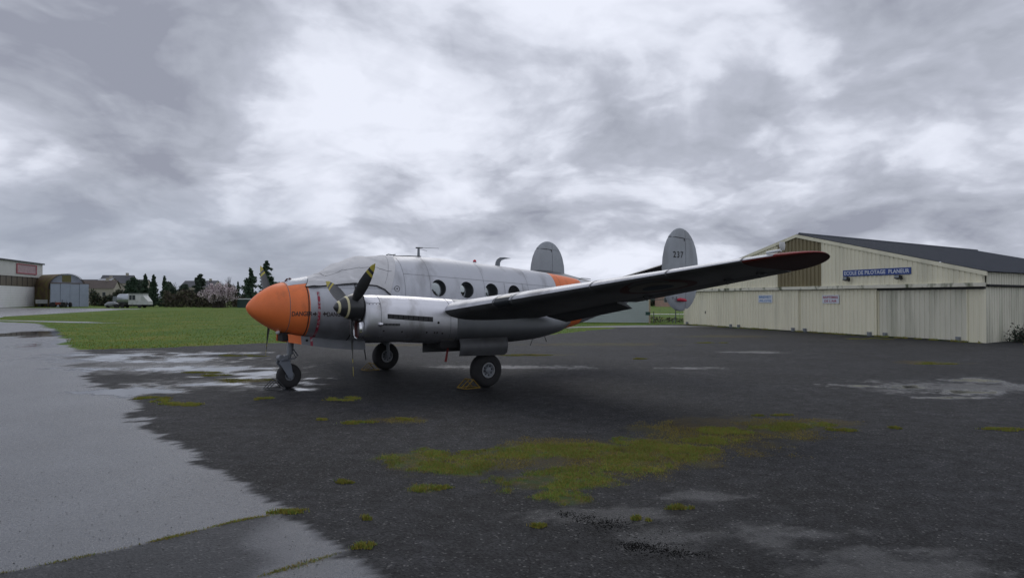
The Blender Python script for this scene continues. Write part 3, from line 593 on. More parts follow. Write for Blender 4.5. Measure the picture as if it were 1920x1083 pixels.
def airfoil(n=14, cut=1.0, t=0.15):        # chord fractions (x, z): closed loop, optionally truncated at `cut`
    xs_ = [cut * (1 - math.cos(math.pi * i / n)) / 2 for i in range(n + 1)]
    th = lambda x: 5 * t * (0.2969 * math.sqrt(x) - 0.126 * x - 0.3516 * x**2 + 0.2843 * x**3 - 0.1036 * x**4)
    camb = lambda x: 0.09 * x * (1 - x)
    up = [(x, camb(x) + th(x)) for x in xs_]; lo = [(x, camb(x) * 1.0 - th(x)) for x in xs_]
    return up[::-1] + lo[1:]
def propeller(p0, phis):
    sp = []
    for i in range(15):
        x = i / 14; a = 1.03 + 0.56 * x; r_ = 0.30 * (1 - (1 - x) ** 1.75) ** 0.78 + 0.006
        sp.append([A(a, p0 + r_ * math.cos(t), 1.935 + r_ * math.sin(t)) for t in [2 * math.pi * j / 36 for j in range(36)]])
    v, f = loft(sp); mi = []
    for i in range(14): mi += [1 if i in (2, 3, 6, 7) and not i == 3 or i in (6,) else 0] * 36
    mi = []
    for i in range(14): mi += [1 if i in (2, 6) else 0] * 36
    mi += [0, 0]
    pr = obj('propeller', v, f, [BLADE, CREAM], PLANE, True, mi)
    MB().tube([A(1.585, p0, 1.935), A(1.66, p0, 1.935)], 0.27, 28).build('backplate', DARK, pr)
    for ph in phis:
        u = Vector((0, math.cos(R(ph)), math.sin(R(ph)))); tau = Vector((0, math.sin(R(ph)), -math.cos(R(ph)))); aft = Vector((-1, 0, 0))
        rows = []; rads = [0.16, 0.24, 0.34, 0.48, 0.64, 0.80, 0.96, 1.02, 1.10, 1.105, 1.175, 1.18, 1.255, 1.26, 1.34, 1.40, 1.44, 1.455]
        for r_ in rads:
            x = r_ / 1.42; beta = R(48 - 27 * min(1, x * 1.05)); ch = np.interp(x, [0.1, 0.2, 0.35, 0.55, 0.75, 0.9, 0.96, 0.985, 1.0], [0.10, 0.15, 0.225, 0.245, 0.205, 0.14, 0.10, 0.065, 0.02])
            th = np.interp(x, [0.1, 0.25, 0.6, 1.0], [0.09, 0.05, 0.022, 0.008])
            c_ = tau * math.cos(beta) + aft * math.sin(beta); nn = c_.cross(u).normalized()
            base = Vector(A(1.42, p0, 1.935)) + u * r_
            row = []
            for k in range(12):
                t = 2 * math.pi * k / 12; row.append(tuple(base + c_ * (ch / 2 * math.cos(t)) + nn * (th / 2 * math.sin(t))))
            rows.append(row)
        v, f = loft(rows); mi = []
        for i in range(len(rads) - 1):
            rm = (rads[i] + rads[i + 1]) / 2; mi += [1 if (1.10 < rm < 1.177) or rm > 1.257 else 0] * 12
        obj('blade', v, f, [BLADE, YEL], pr, True, mi + [0, 1])
    return pr
def wheel(name, ctr, r_, wd, rimr, hubdisc):
    x0, y0, z0 = ctr
    prof = [(rimr, -0.32), (rimr * 1.08, -0.46), (r_ * 0.80, -0.5), (r_ * 0.93, -0.40), (r_ * 0.985, -0.22), (r_, 0.0), (r_ * 0.985, 0.22), (r_ * 0.93, 0.40), (r_ * 0.80, 0.5), (rimr * 1.08, 0.46), (rimr, 0.32)]
    rings = [[A(x0 + rr * math.cos(t), y0 + yy * wd, z0 + rr * math.sin(t)) for rr, yy in prof] for t in [2 * math.pi * k / 40 for k in range(40)]]
    n = len(prof); v = [p for q in rings for p in q]; f = [(i * n + j, i * n + (j + 1), ((i + 1) % 40) * n + (j + 1), ((i + 1) % 40) * n + j) for i in range(40) for j in range(n - 1)]
    wp = obj(name, v, f, RUB, PLANE, True)
    rp = [(rimr * 1.02, 0.36), (rimr * 0.98, 0.42), (rimr * 0.86, 0.42), (rimr * 0.80, 0.30), (rimr * 0.45, 0.26), (rimr * 0.40, 0.40), (rimr * 0.22, 0.44), (0.004, 0.44)]
    for sg in (1, -1):
        rings = [[A(x0 + rr * math.cos(t), y0 + sg * yy * wd, z0 + rr * math.sin(t)) for rr, yy in rp] for t in [2 * math.pi * k / 32 for k in range(32)]]
        n = len(rp); v = [p for q in rings for p in q]; f = [(i * n + j, i * n + (j + 1), ((i + 1) % 32) * n + (j + 1), ((i + 1) % 32) * n + j) for i in range(32) for j in range(n - 1)]
        mi = [0 if j < 3 else 1 for i in range(32) for j in range(n - 1)]
        rim = obj('rim', v, f, [hubdisc, GREYM], wp, True, mi)
    m_ = MB()
    for k in range(8):
        t = k * math.pi / 4 + 0.2
        m_.tube([A(x0 + rimr * 0.62 * math.cos(t), y0 + 0.26 * wd, z0 + rimr * 0.62 * math.sin(t)), A(x0 + rimr * 0.62 * math.cos(t), y0 + 0.32 * wd, z0 + rimr * 0.62 * math.sin(t))], rimr * 0.09, 6)
    tag(m_.build('rim_bolts', DARK, wp), kind='stuff')
    return wp
RIM = M('rim_paint', (0.34, 0.35, 0.36), rough=0.5, metal=0.3, var=0.15, vscale=8)
def nacelle(p0, phis):
    s1 = 1 if p0 > 0 else -1
    st = [1.62, 1.64, 1.67, 1.70, 1.76, 1.85, 1.97, 2.1] + [2.3 + 0.25 * i for i in range(19)] + [6.95, 7.1, 7.25, 7.4, 7.52, 7.6]
    ag = [2 * math.pi * j / 48 for j in range(48)]
    v, f = loft([[nac(a, t, p0, -0.02 if a == 1.62 else 0) for t in ag] for a in st]); mi = []
    for i in range(len(st) - 1):
        for j in range(48): mi.append(0 if (st[i] + st[i + 1]) / 2 < 3.82 else 1)
    nc = obj('nacelle', v, f, [ALU, M('nacelle_shaded_silver', (0.26, 0.27, 0.285), rough=0.4, metal=0.85, var=0.1, vscale=1.5)], PLANE, True, mi + [0, 1])  # aft part is the same silver, darkened to paint in shade below the wing
    # seams
    m_ = MB()
    def strip(path, wd_, mi=0):
        k = len(m_.v)
        for i, (a, t) in enumerate(path):
            p = Vector(nac(a, t, p0, 0.003)); a2, t2 = path[min(i + 1, len(path) - 1)]; a0, t0 = path[max(i - 1, 0)]
            d = (Vector(nac(a2, t2, p0, 0.003)) - Vector(nac(a0, t0, p0, 0.003))).normalized()
            nn = (Vector(nac(a + .01, t, p0)) - Vector(nac(a, t, p0))).cross(Vector(nac(a, t + .01, p0)) - Vector(nac(a, t, p0))).normalized(); sd2 = d.cross(nn).normalized() * wd_ / 2
            m_.v += [tuple(p + sd2), tuple(p - sd2)]
        for i in range(len(path) - 1): m_.f.append((k + 2*i, k + 2*i + 1, k + 2*i + 3, k + 2*i + 2)); m_.m.append(mi)
    for a in (1.93, 3.62, 3.82): strip([(a, R(-60 + 4 * k)) for k in range(76)], 0.009)
    for s_ in (0, 1):
        fl = (lambda t: math.pi - t) if s_ else (lambda t: t)
        strip([(2.2 + 0.1 * k, fl(R(62))) for k in range(17)], 0.009); strip([(1.66 + 0.045 * k, fl(R(33))) for k in range(7)], 0.006)
        strip([(1.95 + 0.1 * k, fl(R(-52))) for k in range(19)], 0.014)
    tag(m_.build('cowl_seams', SEAM, nc), kind='stuff')
    # louvre panels, outer side and inner side
    for s_ in (1, -1):
        for a0, a1, zt0, zb0, zt1, zb1, ns in ((2.07, 3.16, 1.79, 1.69, 1.71, 1.60, 9), (1.88, 2.36, 1.595, 1.545, 1.58, 1.53, 6)):
            q = 20; vv = []
            for i in range(q + 1):
                x = i / q; a = a0 + (a1 - a0) * x
                for z in (zt0 + (zt1 - zt0) * x, zb0 + (zb1 - zb0) * x): vv.append(A(a, p0 + s_ * (nac_y(a, z) + 0.004), z))
            lv = obj('louvre_panel', vv, [(2*i, 2*i+1, 2*i+3, 2*i+2) for i in range(q)], DARK, nc)
            mv = MB()
            for i in range(ns):
                x0, x1 = (i + 0.12) / ns, (i + 0.88) / ns
                for e0 in (0.18, 0.5, 0.82):
                    pts = []
                    for x in (x0, x1):
                        a = a0 + (a1 - a0) * x; zt_, zb_ = zt0 + (zt1 - zt0) * x, zb0 + (zb1 - zb0) * x; z = zt_ + (zb_ - zt_) * e0
                        pts.append(A(a, p0 + s_ * (nac_y(a, z) + 0.008), z))
                    mv.tube(pts, 0.005, 5)
            tag(mv.build('louvre_slats', SILVER_SHADE, lv), kind='stuff')
    m_ = MB()
    for a, z in ((3.3, 1.58), (2.0, 1.43), (3.02, 1.37), (3.22, 1.36), (3.28, 1.36), (3.42, 1.34), (2.42, 1.40)):
        yy = nac_y(a, z); m_.tube([A(a, p0 + s1 * (yy - 0.01), z), A(a, p0 + s1 * (yy + 0.006), z)], 0.02 if z < 1.5 else 0.028, 10)
    for i in range(4): a = 1.70 + 0.07 * i; z = 2.0; yy = nac_y(a, z); m_.tube([A(a, p0 + s1 * (yy - 0.01), z), A(a, p0 + s1 * (yy + 0.006), z)], 0.009, 8)
    tag(m_.build('drain_holes', DARK, nc), kind='stuff')
    MB().tube([A(1.9, p0 + s1 * (nac_y(1.9, 1.57) - 0.02), 1.57), A(1.9, p0 + s1 * (nac_y(1.9, 1.57) + 0.03), 1.57), A(1.95, p0 + s1 * (nac_y(1.95, 1.57) + 0.035), 1.57)], [0.045, 0.045, 0.03], 12).build('exhaust_stub', ALU, nc, True)
    # chin air intake: polished stadium lip
    def stad(rw, rh, n=32):
        o_ = []
        for k in range(n):
            t = 2 * math.pi * k / n; c, s_ = math.cos(t), math.sin(t); o_.append((rw * math.copysign(abs(c) ** 0.75, c), rh * math.copysign(abs(s_) ** 0.75, s_)))
        return o_
    rings = []
    for a, sc, ofs in ((1.72, 1.10, 0), (1.60, 1.06, 0), (1.555, 1.0, 0), (1.55, 0.93, 0), (1.565, 0.86, 0), (1.70, 0.80, 0)):
        rings.append([A(a, p0 + x * sc, 1.462 + z * sc) for x, z in stad(0.155, 0.205)])
    v, f = loft(rings, cap0=False, cap1=True)
    obj('air_intake', v, f, [M('polished_lip', (0.80, 0.80, 0.82), 0.12, 1.0, var=0.03), M('intake_dark_red', (0.10, 0.03, 0.028), 0.7)], nc, True, [0] * (32 * 4) + [1] * 33)
    propeller(p0, phis)
    # main gear: leg, drag strut, wheel, doors
    lg = MB(); lg.tube([A(4.75, p0 - s1 * 0.12, 1.2), A(4.82, p0 - s1 * 0.12, 0.75)], 0.075, 12); lg.tube([A(4.82, p0 - s1 * 0.12, 0.75), A(4.85, p0 - s1 * 0.12, 0.42)], 0.05, 12)
    lg.tube([A(4.85, p0 - s1 * 0.16, 0.42), A(4.85, p0 + s1 * 0.2, 0.42)], 0.04, 10); lg.tube([A(4.25, p0 - s1 * 0.12, 1.15), A(4.8, p0 - s1 * 0.12, 0.72)], 0.03, 8)
    lg.build('main_leg', GREYM, PLANE, True)
    wheel('main_wheel', (4.85, p0 + s1 * 0.08, 0.41), 0.41, 0.30, 0.185, RIM)
    def plate(name, pts, th, nrm, mat):        # thin closed plate from (a,p,z) outline
        k = len(pts); v = [A(*q) for q in pts] + [A(q[0], q[1] + nrm * th, q[2]) for q in pts]
        return obj(name, v, [tuple(range(k))[::-1], tuple(range(k, 2 * k))] + [(i, (i + 1) % k, k + (i + 1) % k, k + i) for i in range(k)], mat, PLANE)
    rows = []
    for i in range(15):
        a = 3.88 + 1.34 * i / 14; lo = 0.775 + 0.03 * (1 - i / 14) + (0.05 if i == 14 else 0); rows.append([A(a, p0 + s1 * (0.435 + 0.05 * math.sin(math.pi * q / 6)), 1.20 - (1.20 - lo) * q / 6) for q in range(7)] + [A(a, p0 + s1 * (0.405 + 0.05 * math.sin(math.pi * q / 6)), 1.20 - (1.20 - lo) * q / 6) for q in range(6, -1, -1)])
    v, f = loft(rows); obj('gear_door', v, f, SILVER_SHADE, PLANE, True, sharp=30)
    plate('gear_door', [(3.4, p0 - s1 * 0.42, 1.16), (5.25, p0 - s1 * 0.42, 1.14), (5.2, p0 - s1 * 0.46, 0.84), (3.42, p0 - s1 * 0.46, 0.86)], 0.025, s1, SILVER_SHADE)
    MB().box(A(5.1, p0 - 0.3, 1.0), A(3.45, p0 + 0.3, 1.16)).build('wheel_bay', DARK, PLANE)
    plate('safety_flag', [(3.76, p0 + s1 * 0.1, 1.02), (3.80, p0 + s1 * 0.1, 1.02), (3.74, p0 + s1 * 0.1, 0.66), (3.68, p0 + s1 * 0.1, 0.67)], 0.01, s1, M('flag_red', (0.22, 0.03, 0.03), 0.7))
    return nc
nacelle(2.54, (37, 157, 276)); nacelle(-2.54, (131, 251, 11))

# ---------------------------------------------------------------- wings
def wing_def(y):                            # LE a, chord, LE z, TE z, thickness for |y|
    if y <= 2.54: le, te, zl, zt = 3.30 + 0.06 * y, 7.0, 1.74 + 0.03 * y / 2.54, 1.60 + 0.03 * y / 2.54
    else: le, te, zl, zt = 3.45 + 0.305 * (y - 2.9), 7.05 - 0.01 * (y - 3), 1.83 + 0.143 * (y - 2.9), 1.67 + 0.146 * (y - 2.9)
    ch = te - le
    if y > 9.4:
        s_ = min(1, (y - 9.4) / 1.08); q = math.sqrt(max(0, 1 - s_ ** 2.1)); c42 = le + 0.42 * ch; c42 = c42 + (6.1 - c42) * s_; zc = zl + 0.42 * (zt - zl)
        le = c42 - 0.42 * ch * q; te = c42 + 0.58 * ch * q; sl_ = (zt - zl) / ch; ch = max(0.02, te - le); zl, zt = zc - 0.42 * ch * sl_, zc + 0.58 * ch * sl_
    return le, ch, zl, zt, np.interp(y, [0, 2.5, 9.4, 10.6], [0.15, 0.145, 0.105, 0.09])
def sec(y, sg, cut=1.0, lo=None):
    le, ch, zl, zt, t = wing_def(y)
    pts = airfoil(14, cut, t) if lo is None else None
    return [A(le + ch * x, sg * y, zl + (zt - zl) * x + ch * z) for x, z in pts]
def wing(sg):
    r1 = [0.5, 1.4, 2.2, 2.8, 3.2, 4.0, 5.0, 5.4, 5.45, 6.3, 7.2, 8.2, 8.9, 9.35]
    v1, f1 = loft([sec(y, sg, 0.78) for y in r1])
    r2 = [9.35, 9.5, 9.68, 9.85, 10.0, 10.14, 10.25, 10.34, 10.4, 10.44, 10.468, 10.479]
    v2, f2 = loft([sec(y, sg) for y in r2])
    mm = MB(); n_ = 28
    np_ = len(sec(1, 1, 0.78))
    mm.add(v1, f1); mm.add(v2, f2); mi = []
    for rr in (r1, r2):
        for i in range(len(rr) - 1):
            ym = (rr[i] + rr[i + 1]) / 2
            for j in range(np_): 
                low = j >= 14
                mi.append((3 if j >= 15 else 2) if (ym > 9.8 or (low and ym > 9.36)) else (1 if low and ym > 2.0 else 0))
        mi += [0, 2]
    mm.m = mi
    wg = mm.build('wing', [SILVER, SILVER_SHADE, REDTIP, RED_SHADE], PLANE, True, 50)
    def surface(name, y0, y1, droop, n=6, lo=0.79):
        rows = []
        for i in range(n + 1):
            y = y0 + (y1 - y0) * i / n; le, ch, zl, zt, t = wing_def(y)
            th = lambda x: 5 * t * (0.2969 * math.sqrt(x) - 0.126 * x - 0.3516 * x**2 + 0.2843 * x**3 - 0.1036 * x**4); cb = lambda x: 0.09 * x * (1 - x)
            xs_ = [lo, lo + 0.03, lo + 0.1, 0.96, 1.0]; loop = [(x, cb(x) + th(x) * (0.9 if x > lo else 0.5)) for x in xs_] + [(x, cb(x) - th(x) * (0.9 if x > lo else 0.5)) for x in xs_[::-1]]
            hx, hz = le + ch * lo, zl + (zt - zl) * lo + ch * cb(lo); row = []
            for x, z in loop:
                da, dz = le + ch * x - hx, zl + (zt - zl) * x + ch * z - hz; c_, s_ = math.cos(droop), math.sin(droop)
                row.append(A(hx + da * c_ + dz * s_, sg * y, hz - da * s_ + dz * c_))
            rows.append(row)
        v, f = loft(rows); return obj(name, v, f, [SILVER_SHADE], PLANE, True)
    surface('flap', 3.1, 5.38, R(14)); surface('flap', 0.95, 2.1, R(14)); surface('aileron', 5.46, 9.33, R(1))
    # leading-edge joints
    mm = MB()
    for y in (4.28, 4.75, 6.55, 8.05, 9.36):
        path = []
        le, ch, zl, zt, t = wing_def(y)
        for x, z in airfoil(40, 1.0, t):
            if x < 0.16: path.append(Vector(A(le + ch * x - 0.004, sg * y, zl + (zt - zl) * x + ch * z * 1.02)))
        k = len(mm.v)
        for p in path: mm.v += [tuple(p + Vector((0.004, -0.014, 0))), tuple(p + Vector((0.004, 0.014, 0)))]
        for i in range(len(path) - 1): mm.f.append((k + 2*i, k + 2*i+1, k + 2*i+3, k + 2*i+2)); mm.m.append(0)
    tag(mm.build('wing_joints', SEAM, wg), kind='stuff')
    # landing light window in the leading edge
    rows = []
    for i in range(5):
        y = 4.32 + 0.09 * i; le, ch, zl, zt, t = wing_def(y); rows.append([A(le + ch * x - 0.006, sg * y, zl + (zt - zl) * x + ch * z * 1.03) for x, z in airfoil(40, 1.0, t) if x < 0.05])
    v, f = loft(rows, closed=False, cap0=False, cap1=False); obj('landing_light', v, f, M('smoked_lens', (0.04, 0.045, 0.05), 0.08), wg, True)
    # roundel under the wing
    for rr, mt, off in ((0.74, M('roundel_red', (0.10, 0.03, 0.025), 0.6), 0.003), (0.56, M('roundel_white', (0.20, 0.19, 0.17), 0.6), 0.005), (0.30, M('roundel_blue', (0.03, 0.05, 0.08), 0.6), 0.007)):
        vv = []; N_ = 40
        def low(a, y):
            le, ch, zl, zt, t = wing_def(y); x = max(0.01, min(0.99, (a - le) / ch)); th = 5 * t * (0.2969 * math.sqrt(x) - 0.126 * x - 0.3516 * x**2 + 0.2843 * x**3 - 0.1036 * x**4)
            return zl + (zt - zl) * x + ch * (0.09 * x * (1 - x) - th)
        for q in (0, 0.5, 1.0):
            for k in range(N_): tt = 2 * math.pi * k / N_; a, y = 5.62 + rr * q * math.cos(tt), 7.35 + rr * q * math.sin(tt); vv.append(A(a, sg * y, low(a, y) - off))
        ff = [(i * N_ + k, i * N_ + (k + 1) % N_, (i + 1) * N_ + (k + 1) % N_, (i + 1) * N_ + k) for i in range(2) for k in range(N_)]
        obj('roundel_ring', vv, ff, mt, wg)
    for y, a in ((6.3, 6.45), (8.3, 6.5), (9.0, 6.5)):
        z = low(a, y); MB().tube([A(a - 0.1, sg * y, z - 0.01), A(a, sg * y, z - 0.06), A(a + 0.25, sg * y, z + 0.02)], [0.02, 0.035, 0.015], 8).build('hinge_fairing', SILVER_SHADE, wg, True)
    return wg
wing(1); wing(-1)
# pitot with white cover bag on the port tip
b_ = MB(); b_.tube([A(5.52, 10.08, 2.90), A(5.50, 10.08, 2.97), A(5.50, 10.08, 3.03)], [0.03, 0.05, 0.04], 10); b_.build('pitot_cover', M('white_bag', (0.75, 0.75, 0.74), 0.8), PLANE, True)
b_ = MB(); b_.tube([A(5.62, 9.72, 2.875), A(5.63, 9.98, 2.905)], 0.025, 8); b_.build('tip_tape', M('white_tape', (0.72, 0.73, 0.74), 0.5), PLANE, True)

# ---------------------------------------------------------------- tail
FINM = M('fin_grey', (0.36, 0.385, 0.41), rough=0.5, metal=0.3, var=0.08, vscale=2.0, dirt=((0.25, 0.26, 0.27), 2.5, (1, 1, 0.3), 0.5, 0.8))
def fin_le(z):
    q = (z - 2.95) / (1.22 if z > 2.95 else 1.20); return 11.48 - 0.80 * max(0, 1 - abs(q) ** (2.2 if q > 0 else 2.7)) ** 0.5
def fin_te(z):
    q = (z - 2.95) / (1.22 if z > 2.95 else 1.20); return 11.48 + 0.80 * max(0, 1 - abs(q) ** (2.3 if q > 0 else 2.7)) ** 0.5
def fin(p0, hero):
    zs = [1.752, 1.76, 1.78, 1.82, 1.90, 2.0, 2.15, 2.4, 2.7, 3.0, 3.3, 3.6, 3.8, 3.95, 4.05, 4.09, 4.115, 4.13, 4.142, 4.152, 4.16, 4.166, 4.169]
    H = 11.66
    def rows(fa, fb, wmax):
        out_ = []
        for z in zs:
            le, te = fin_le(z), fin_te(z); a0, a1 = fa(le, te), fb(le, te)
            if a1 - a0 < 0.01: a1 = a0 + 0.01
            row = []
            for k in range(7):
                x = k / 6; a = a0 + (a1 - a0) * x; xc = (a - le) / max(0.02, te - le); th = 0.115 * (te - le) / 1.6 * (math.sqrt(max(0, min(1, xc))) * (1 - xc) * 2.2 + 0.04) * 0.62
                row.append((a, th))
            out_.append([A(a, p0 + t, z) for a, t in row] + [A(a, p0 - t, z) for a, t in row[::-1]])
        return out_
    v, f = loft(rows(lambda l, t: l, lambda l, t: min(t, H) if t > H else t, 1)); fn = obj('tail_fin', v, f, FINM, PLANE, True, sharp=50)
    zs2 = [z for z in zs if fin_te(z) > H + 0.03]; zs_keep = zs
    zs = zs2
    v, f = loft(rows(lambda l, t: H + 0.014, lambda l, t: t, 1)); obj('rudder', v, f, FINM, fn, True, sharp=50)
    for sg in (1, -1):
        yo = lambda a, z: p0 + sg * 0.09
        def fy(a, z):
            le, te = fin_le(z), fin_te(z); xc = (a - le) / max(0.02, te - le); th = 0.115 * (te - le) / 1.6 * (math.sqrt(max(0, min(1, xc))) * (1 - xc) * 2.2 + 0.04) * 0.62; return p0 + sg * (th + 0.011)
        def quad(name, pts, mat):
            obj(name, [A(a, fy(a, z), z) for a, z in pts], [tuple(range(len(pts)))], mat, fn, fix=False)
        quad('balance_seam', [(fin_le(3.90) + 0.01, 3.915), (11.3, 3.905), (11.63, 3.885), (11.63, 3.865), (11.3, 3.885), (fin_le(3.89) + 0.01, 3.895)], M('seam_dark', (0.05, 0.05, 0.055), 0.7))
        quad('balance_seam', [(11.69, 3.875), (12.0, 3.865), (12.0, 3.858), (11.69, 3.867)], SEAM)
        quad('hinge_mark', [(11.60, 3.88), (11.64, 3.88), (11.63, 3.79), (11.61, 3.79)], BLACKP)
        quad('rib_seam', [(10.85, 2.72), (11.62, 2.70), (11.62, 2.692), (10.85, 2.712)], SEAM)
    if hero:
        def fy(a, z):
            le, te = fin_le(z), fin_te(z); xc = (a - le) / max(0.02, te - le); return p0 + 0.115 * (te - le) / 1.6 * (math.sqrt(max(0, min(1, xc))) * (1 - xc) * 2.2 + 0.04) * 0.62 + 0.006
        tv, tf, tw, th = text_mesh('237', 0.25, 0.004, 1.25)
        obj('fin_number', [A(11.10 + x * 0.45 / tw, fy(11.10 + x * 0.45 / tw, 3.30 + y), 3.30 + y) for x, y in tv], tf, BLACKP, fn, fix=False)
        tv, tf, tw, th = text_mesh('F-A', 0.13, 0.0, 1.2)
        obj('registration', [A(11.08 + x, fy(11.08 + x, 2.09 + y), 2.09 + y) for x, y in tv], tf, M('faded_registration', (0.10, 0.10, 0.11), 0.6), fn, fix=False)
        MB().tube([A(11.22, p0 + 0.10, 2.08), A(11.30, p0 + 0.13, 2.09), A(11.5, p0 + 0.13, 2.07), A(11.60, p0 + 0.11, 2.06)], [0.03, 0.05, 0.05, 0.03], 8).build('rudder_lock', M('lock_red', (0.50, 0.02, 0.05), 0.5), PLANE, True)
    return fn
fin(3.02, True); fin(-3.02, False)
for sg in (1, -1):
    def tail_sec(y, x0, x1):
        le = 10.60 + 0.03 * y; ch = 1.35; z0 = 2.33 + 0.205 * y; pts = []
        for x, z in airfoil(10, 1.0, 0.10):
            if x0 - 1e-6 <= x <= x1 + 1e-6: pts.append(A(le + ch * x, sg * y, z0 + 0.12 + ch * z * 0.9 - 0.02 * x))
        return pts
    v, f = loft([tail_sec(y, 0, 0.66) for y in (0.05, 0.8, 1.6, 2.4, 2.98)]); obj('stabilizer', v, f, SILVER_SHADE, PLANE, True)
    v, f = loft([[A(10.6 + .03 * y + 1.35 * x, sg * y, 2.45 + 0.205 * y + z) for x, z in ((0.67, 0.035), (1.0, 0.004), (1.0, -0.004), (0.67, -0.03))] for y in (0.45, 1.6, 2.95)]); obj('elevator', v, f, SILVER_SHADE, PLANE)

# ---------------------------------------------------------------- nose gear
lg = MB(); lg.tube([A(1.06, 0, 1.3), A(1.02, 0, 0.80)], 0.075, 14); lg.tube([A(1.02, 0, 0.82), A(1.005, 0, 0.68)], 0.045, 12)
lg.tube([A(0.84, 0, 0.70), A(1.04, 0, 0.66)], 0.05, 10); lg.tube([A(0.80, -0.09, 0.72), A(0.80, 0.09, 0.72)], 0.075, 12); lg.tube([A(0.92, -0.08, 0.74), A(0.92, 0.08, 0.74)], 0.05, 10)
lg.tube([A(1.09, 0.05, 0.92), A(1.20, 0.05, 0.76), A(1.12, 0.05, 0.70), A(1.02, 0.05, 0.70)], 0.018, 8); lg.tube([A(1.06, 0.07, 0.86), A(1.15, 0.07, 0.72)], 0.012, 6); lg.tube([A(1.0, 0.06, 0.72), A(0.98, 0.06, 0.86)], 0.014, 6)
NL = lg.build('nose_leg', GREYM, PLANE, True)
def fork(p0):
    k = [(0.76, 0.66), (0.96, 0.70), (1.02, 0.55), (1.06, 0.30), (1.02, 0.24), (0.96, 0.25), (0.80, 0.52), (0.74, 0.60)]; n = len(k)
    v = [A(a, p0, z) for a, z in k] + [A(a, p0 + 0.022, z) for a, z in k]
    return v, [tuple(range(n))[::-1], tuple(range(n, 2 * n))] + [(i, (i + 1) % n, n + (i + 1) % n, n + i) for i in range(n)]
mm = MB(); mm.add(*fork(0.105)); mm.add(*fork(-0.127)); mm.box(A(0.96, -0.127, 0.645), A(0.78, 0.127, 0.70)); mm.tube([A(1.0, -0.13, 0.295), A(1.0, 0.14, 0.295)], 0.03, 10); mm.build('wheel_fork', M('fork_blue_grey', (0.17, 0.19, 0.22), 0.45, var=0.1), NL)
wheel('nose_wheel', (1.0, 0, 0.295), 0.295, 0.19, 0.11, GREYM)
def nosedoor(p0, sg):
    st_ = [(0.84, 1.30, 1.105), (1.14, 1.245, 1.05), (1.20, 1.235, 1.04), (1.36, 1.215, 1.01), (1.42, 1.21, 1.0), (1.9, 1.15, 0.925), (2.4, 1.10, 0.875), (2.76, 1.08, 0.855)]
    v, f = loft([[A(a, p0, zt), A(a, p0 + sg * 0.04, zb), A(a, p0 + sg * 0.015, zb), A(a, p0 - sg * 0.025, zt)] for a, zt, zb in st_])
    mi = []
    for i in range(len(st_) - 1): mi += [1 if i == 0 else (2 if i == 3 else 0)] * 4
    d = obj('nose_gear_door', v, f, [GREYM if sg < 0 else M('door_grey', (0.20, 0.21, 0.225), 0.5, 0.2), ORANGE, REDWARN], PLANE, False, mi + [1, 0])
    MB().tube([A(1.27, p0 + sg * 0.03, 1.14), A(1.27, p0 + sg * 0.05, 1.14)], 0.028, 10).build('door_latch', DARK, d)
nosedoor(0.40, 1); nosedoor(-0.40, -1)
MB().box(A(0.9, 0.05, 1.13), A(0.72, 0.36, 1.32)).build('gear_bay', DARK, PLANE)
MB().tube([A(2.74, 0.40, 0.90), A(2.79, 0.40, 0.60)], 0.014, 6).build('drain_mast', BLACKP, PLANE)

# ---------------------------------------------------------------- cockpit cover (a tarpaulin lying over the cockpit)
COVER = empty('cockpit_cover', PLANE.location, R(-143.0786), 'wrinkled pale grey canvas cover tied over the aircraft cockpit', 'cover')
def edge_z(a): return np.interp(a, [1.2, 1.4, 1.7, 2.3, 2.85, 3.05, 3.2, 3.5], [2.385, 2.39, 2.42, 2.46, 2.42, 2.33, 2.20, 2.18])
NA, NB = 90, 80; rows = []
for i in range(NA + 1):
    s_ = i / NA; row = []
    for j in range(NB + 1):
        u = j / NB; side = abs(2 * u - 1)         # 1 at the hems, 0 on the ridge
        af = 1.40 - 0.20 * side ** 1.5; ab = 3.60 - 0.42 * side ** 1.5; a = af + (ab - af) * s_
        t0 = fus_t(a, edge_z(a)); t = t0 + (math.pi - 2 * t0) * u
        q = a * 2.6; lift = 0.016 + 0.012 * side
        fold = 0.055 * (0.5 - abs(math.sin(4.6 * (a - 0.9 * (1 - side)) + 1.6 * math.sin(5 * u))))  * (0.25 + 0.75 * float(fbm(np.array([a * 1.5]), np.array([u * 4.0]), 3)[0])) * math.sin(math.pi * min(1, 3 * s_ * (1 - s_) + 0.1)) 
        fold += 0.13 * (float(fbm(np.array([a * 2.1 + 30]), np.array([u * 7.0 + 11 + a * 1.4]), 4)[0]) - 0.5) * (0.4 + 0.6 * math.sin(math.pi * s_))
        ridge = 0.035 * math.exp(-((a - 2.05 - 0.25 * side) / 0.16) ** 2) * (1 - side ** 3)
        row.append(fus(a, t, lift + max(-0.012, fold + ridge)))
    rows.append(row)
v, f = loft(rows, closed=False, cap0=False, cap1=False)
CANV = M('canvas', (0.64, 0.635, 0.64), rough=0.85, spec=0.25, var=0.07, vscale=2.5, bump=0.6, bscale=3.2, dirt=((0.40, 0.39, 0.39), 1.8, (1, 1, 1), 0.55, 0.85))
tp_ = obj('canvas_sheet', v, f, CANV, COVER, True, fix=True, sharp=80)
sm_ = tp_.modifiers.new('s', 'SOLIDIFY'); sm_.thickness = 0.006; sm_.offset = 1
CORD = M('cord', (0.035, 0.036, 0.04), 0.8)
for u in (0, 1):
    pts = [rows[i][0 if u == 0 else NB] for i in range(NA + 1)]
    MB().tube([(p[0], p[1] + (0.012 if u == 0 else -0.012), p[2]) for p in pts], 0.011, 6).build('hem_cord', CORD, COVER)
MB().tube([Vector(rows[0][j]) + Vector((0.006, 0, 0)) for j in range(NB + 1)], 0.008, 6).build('hem_cord', CORD, COVER)
mm = MB(); 
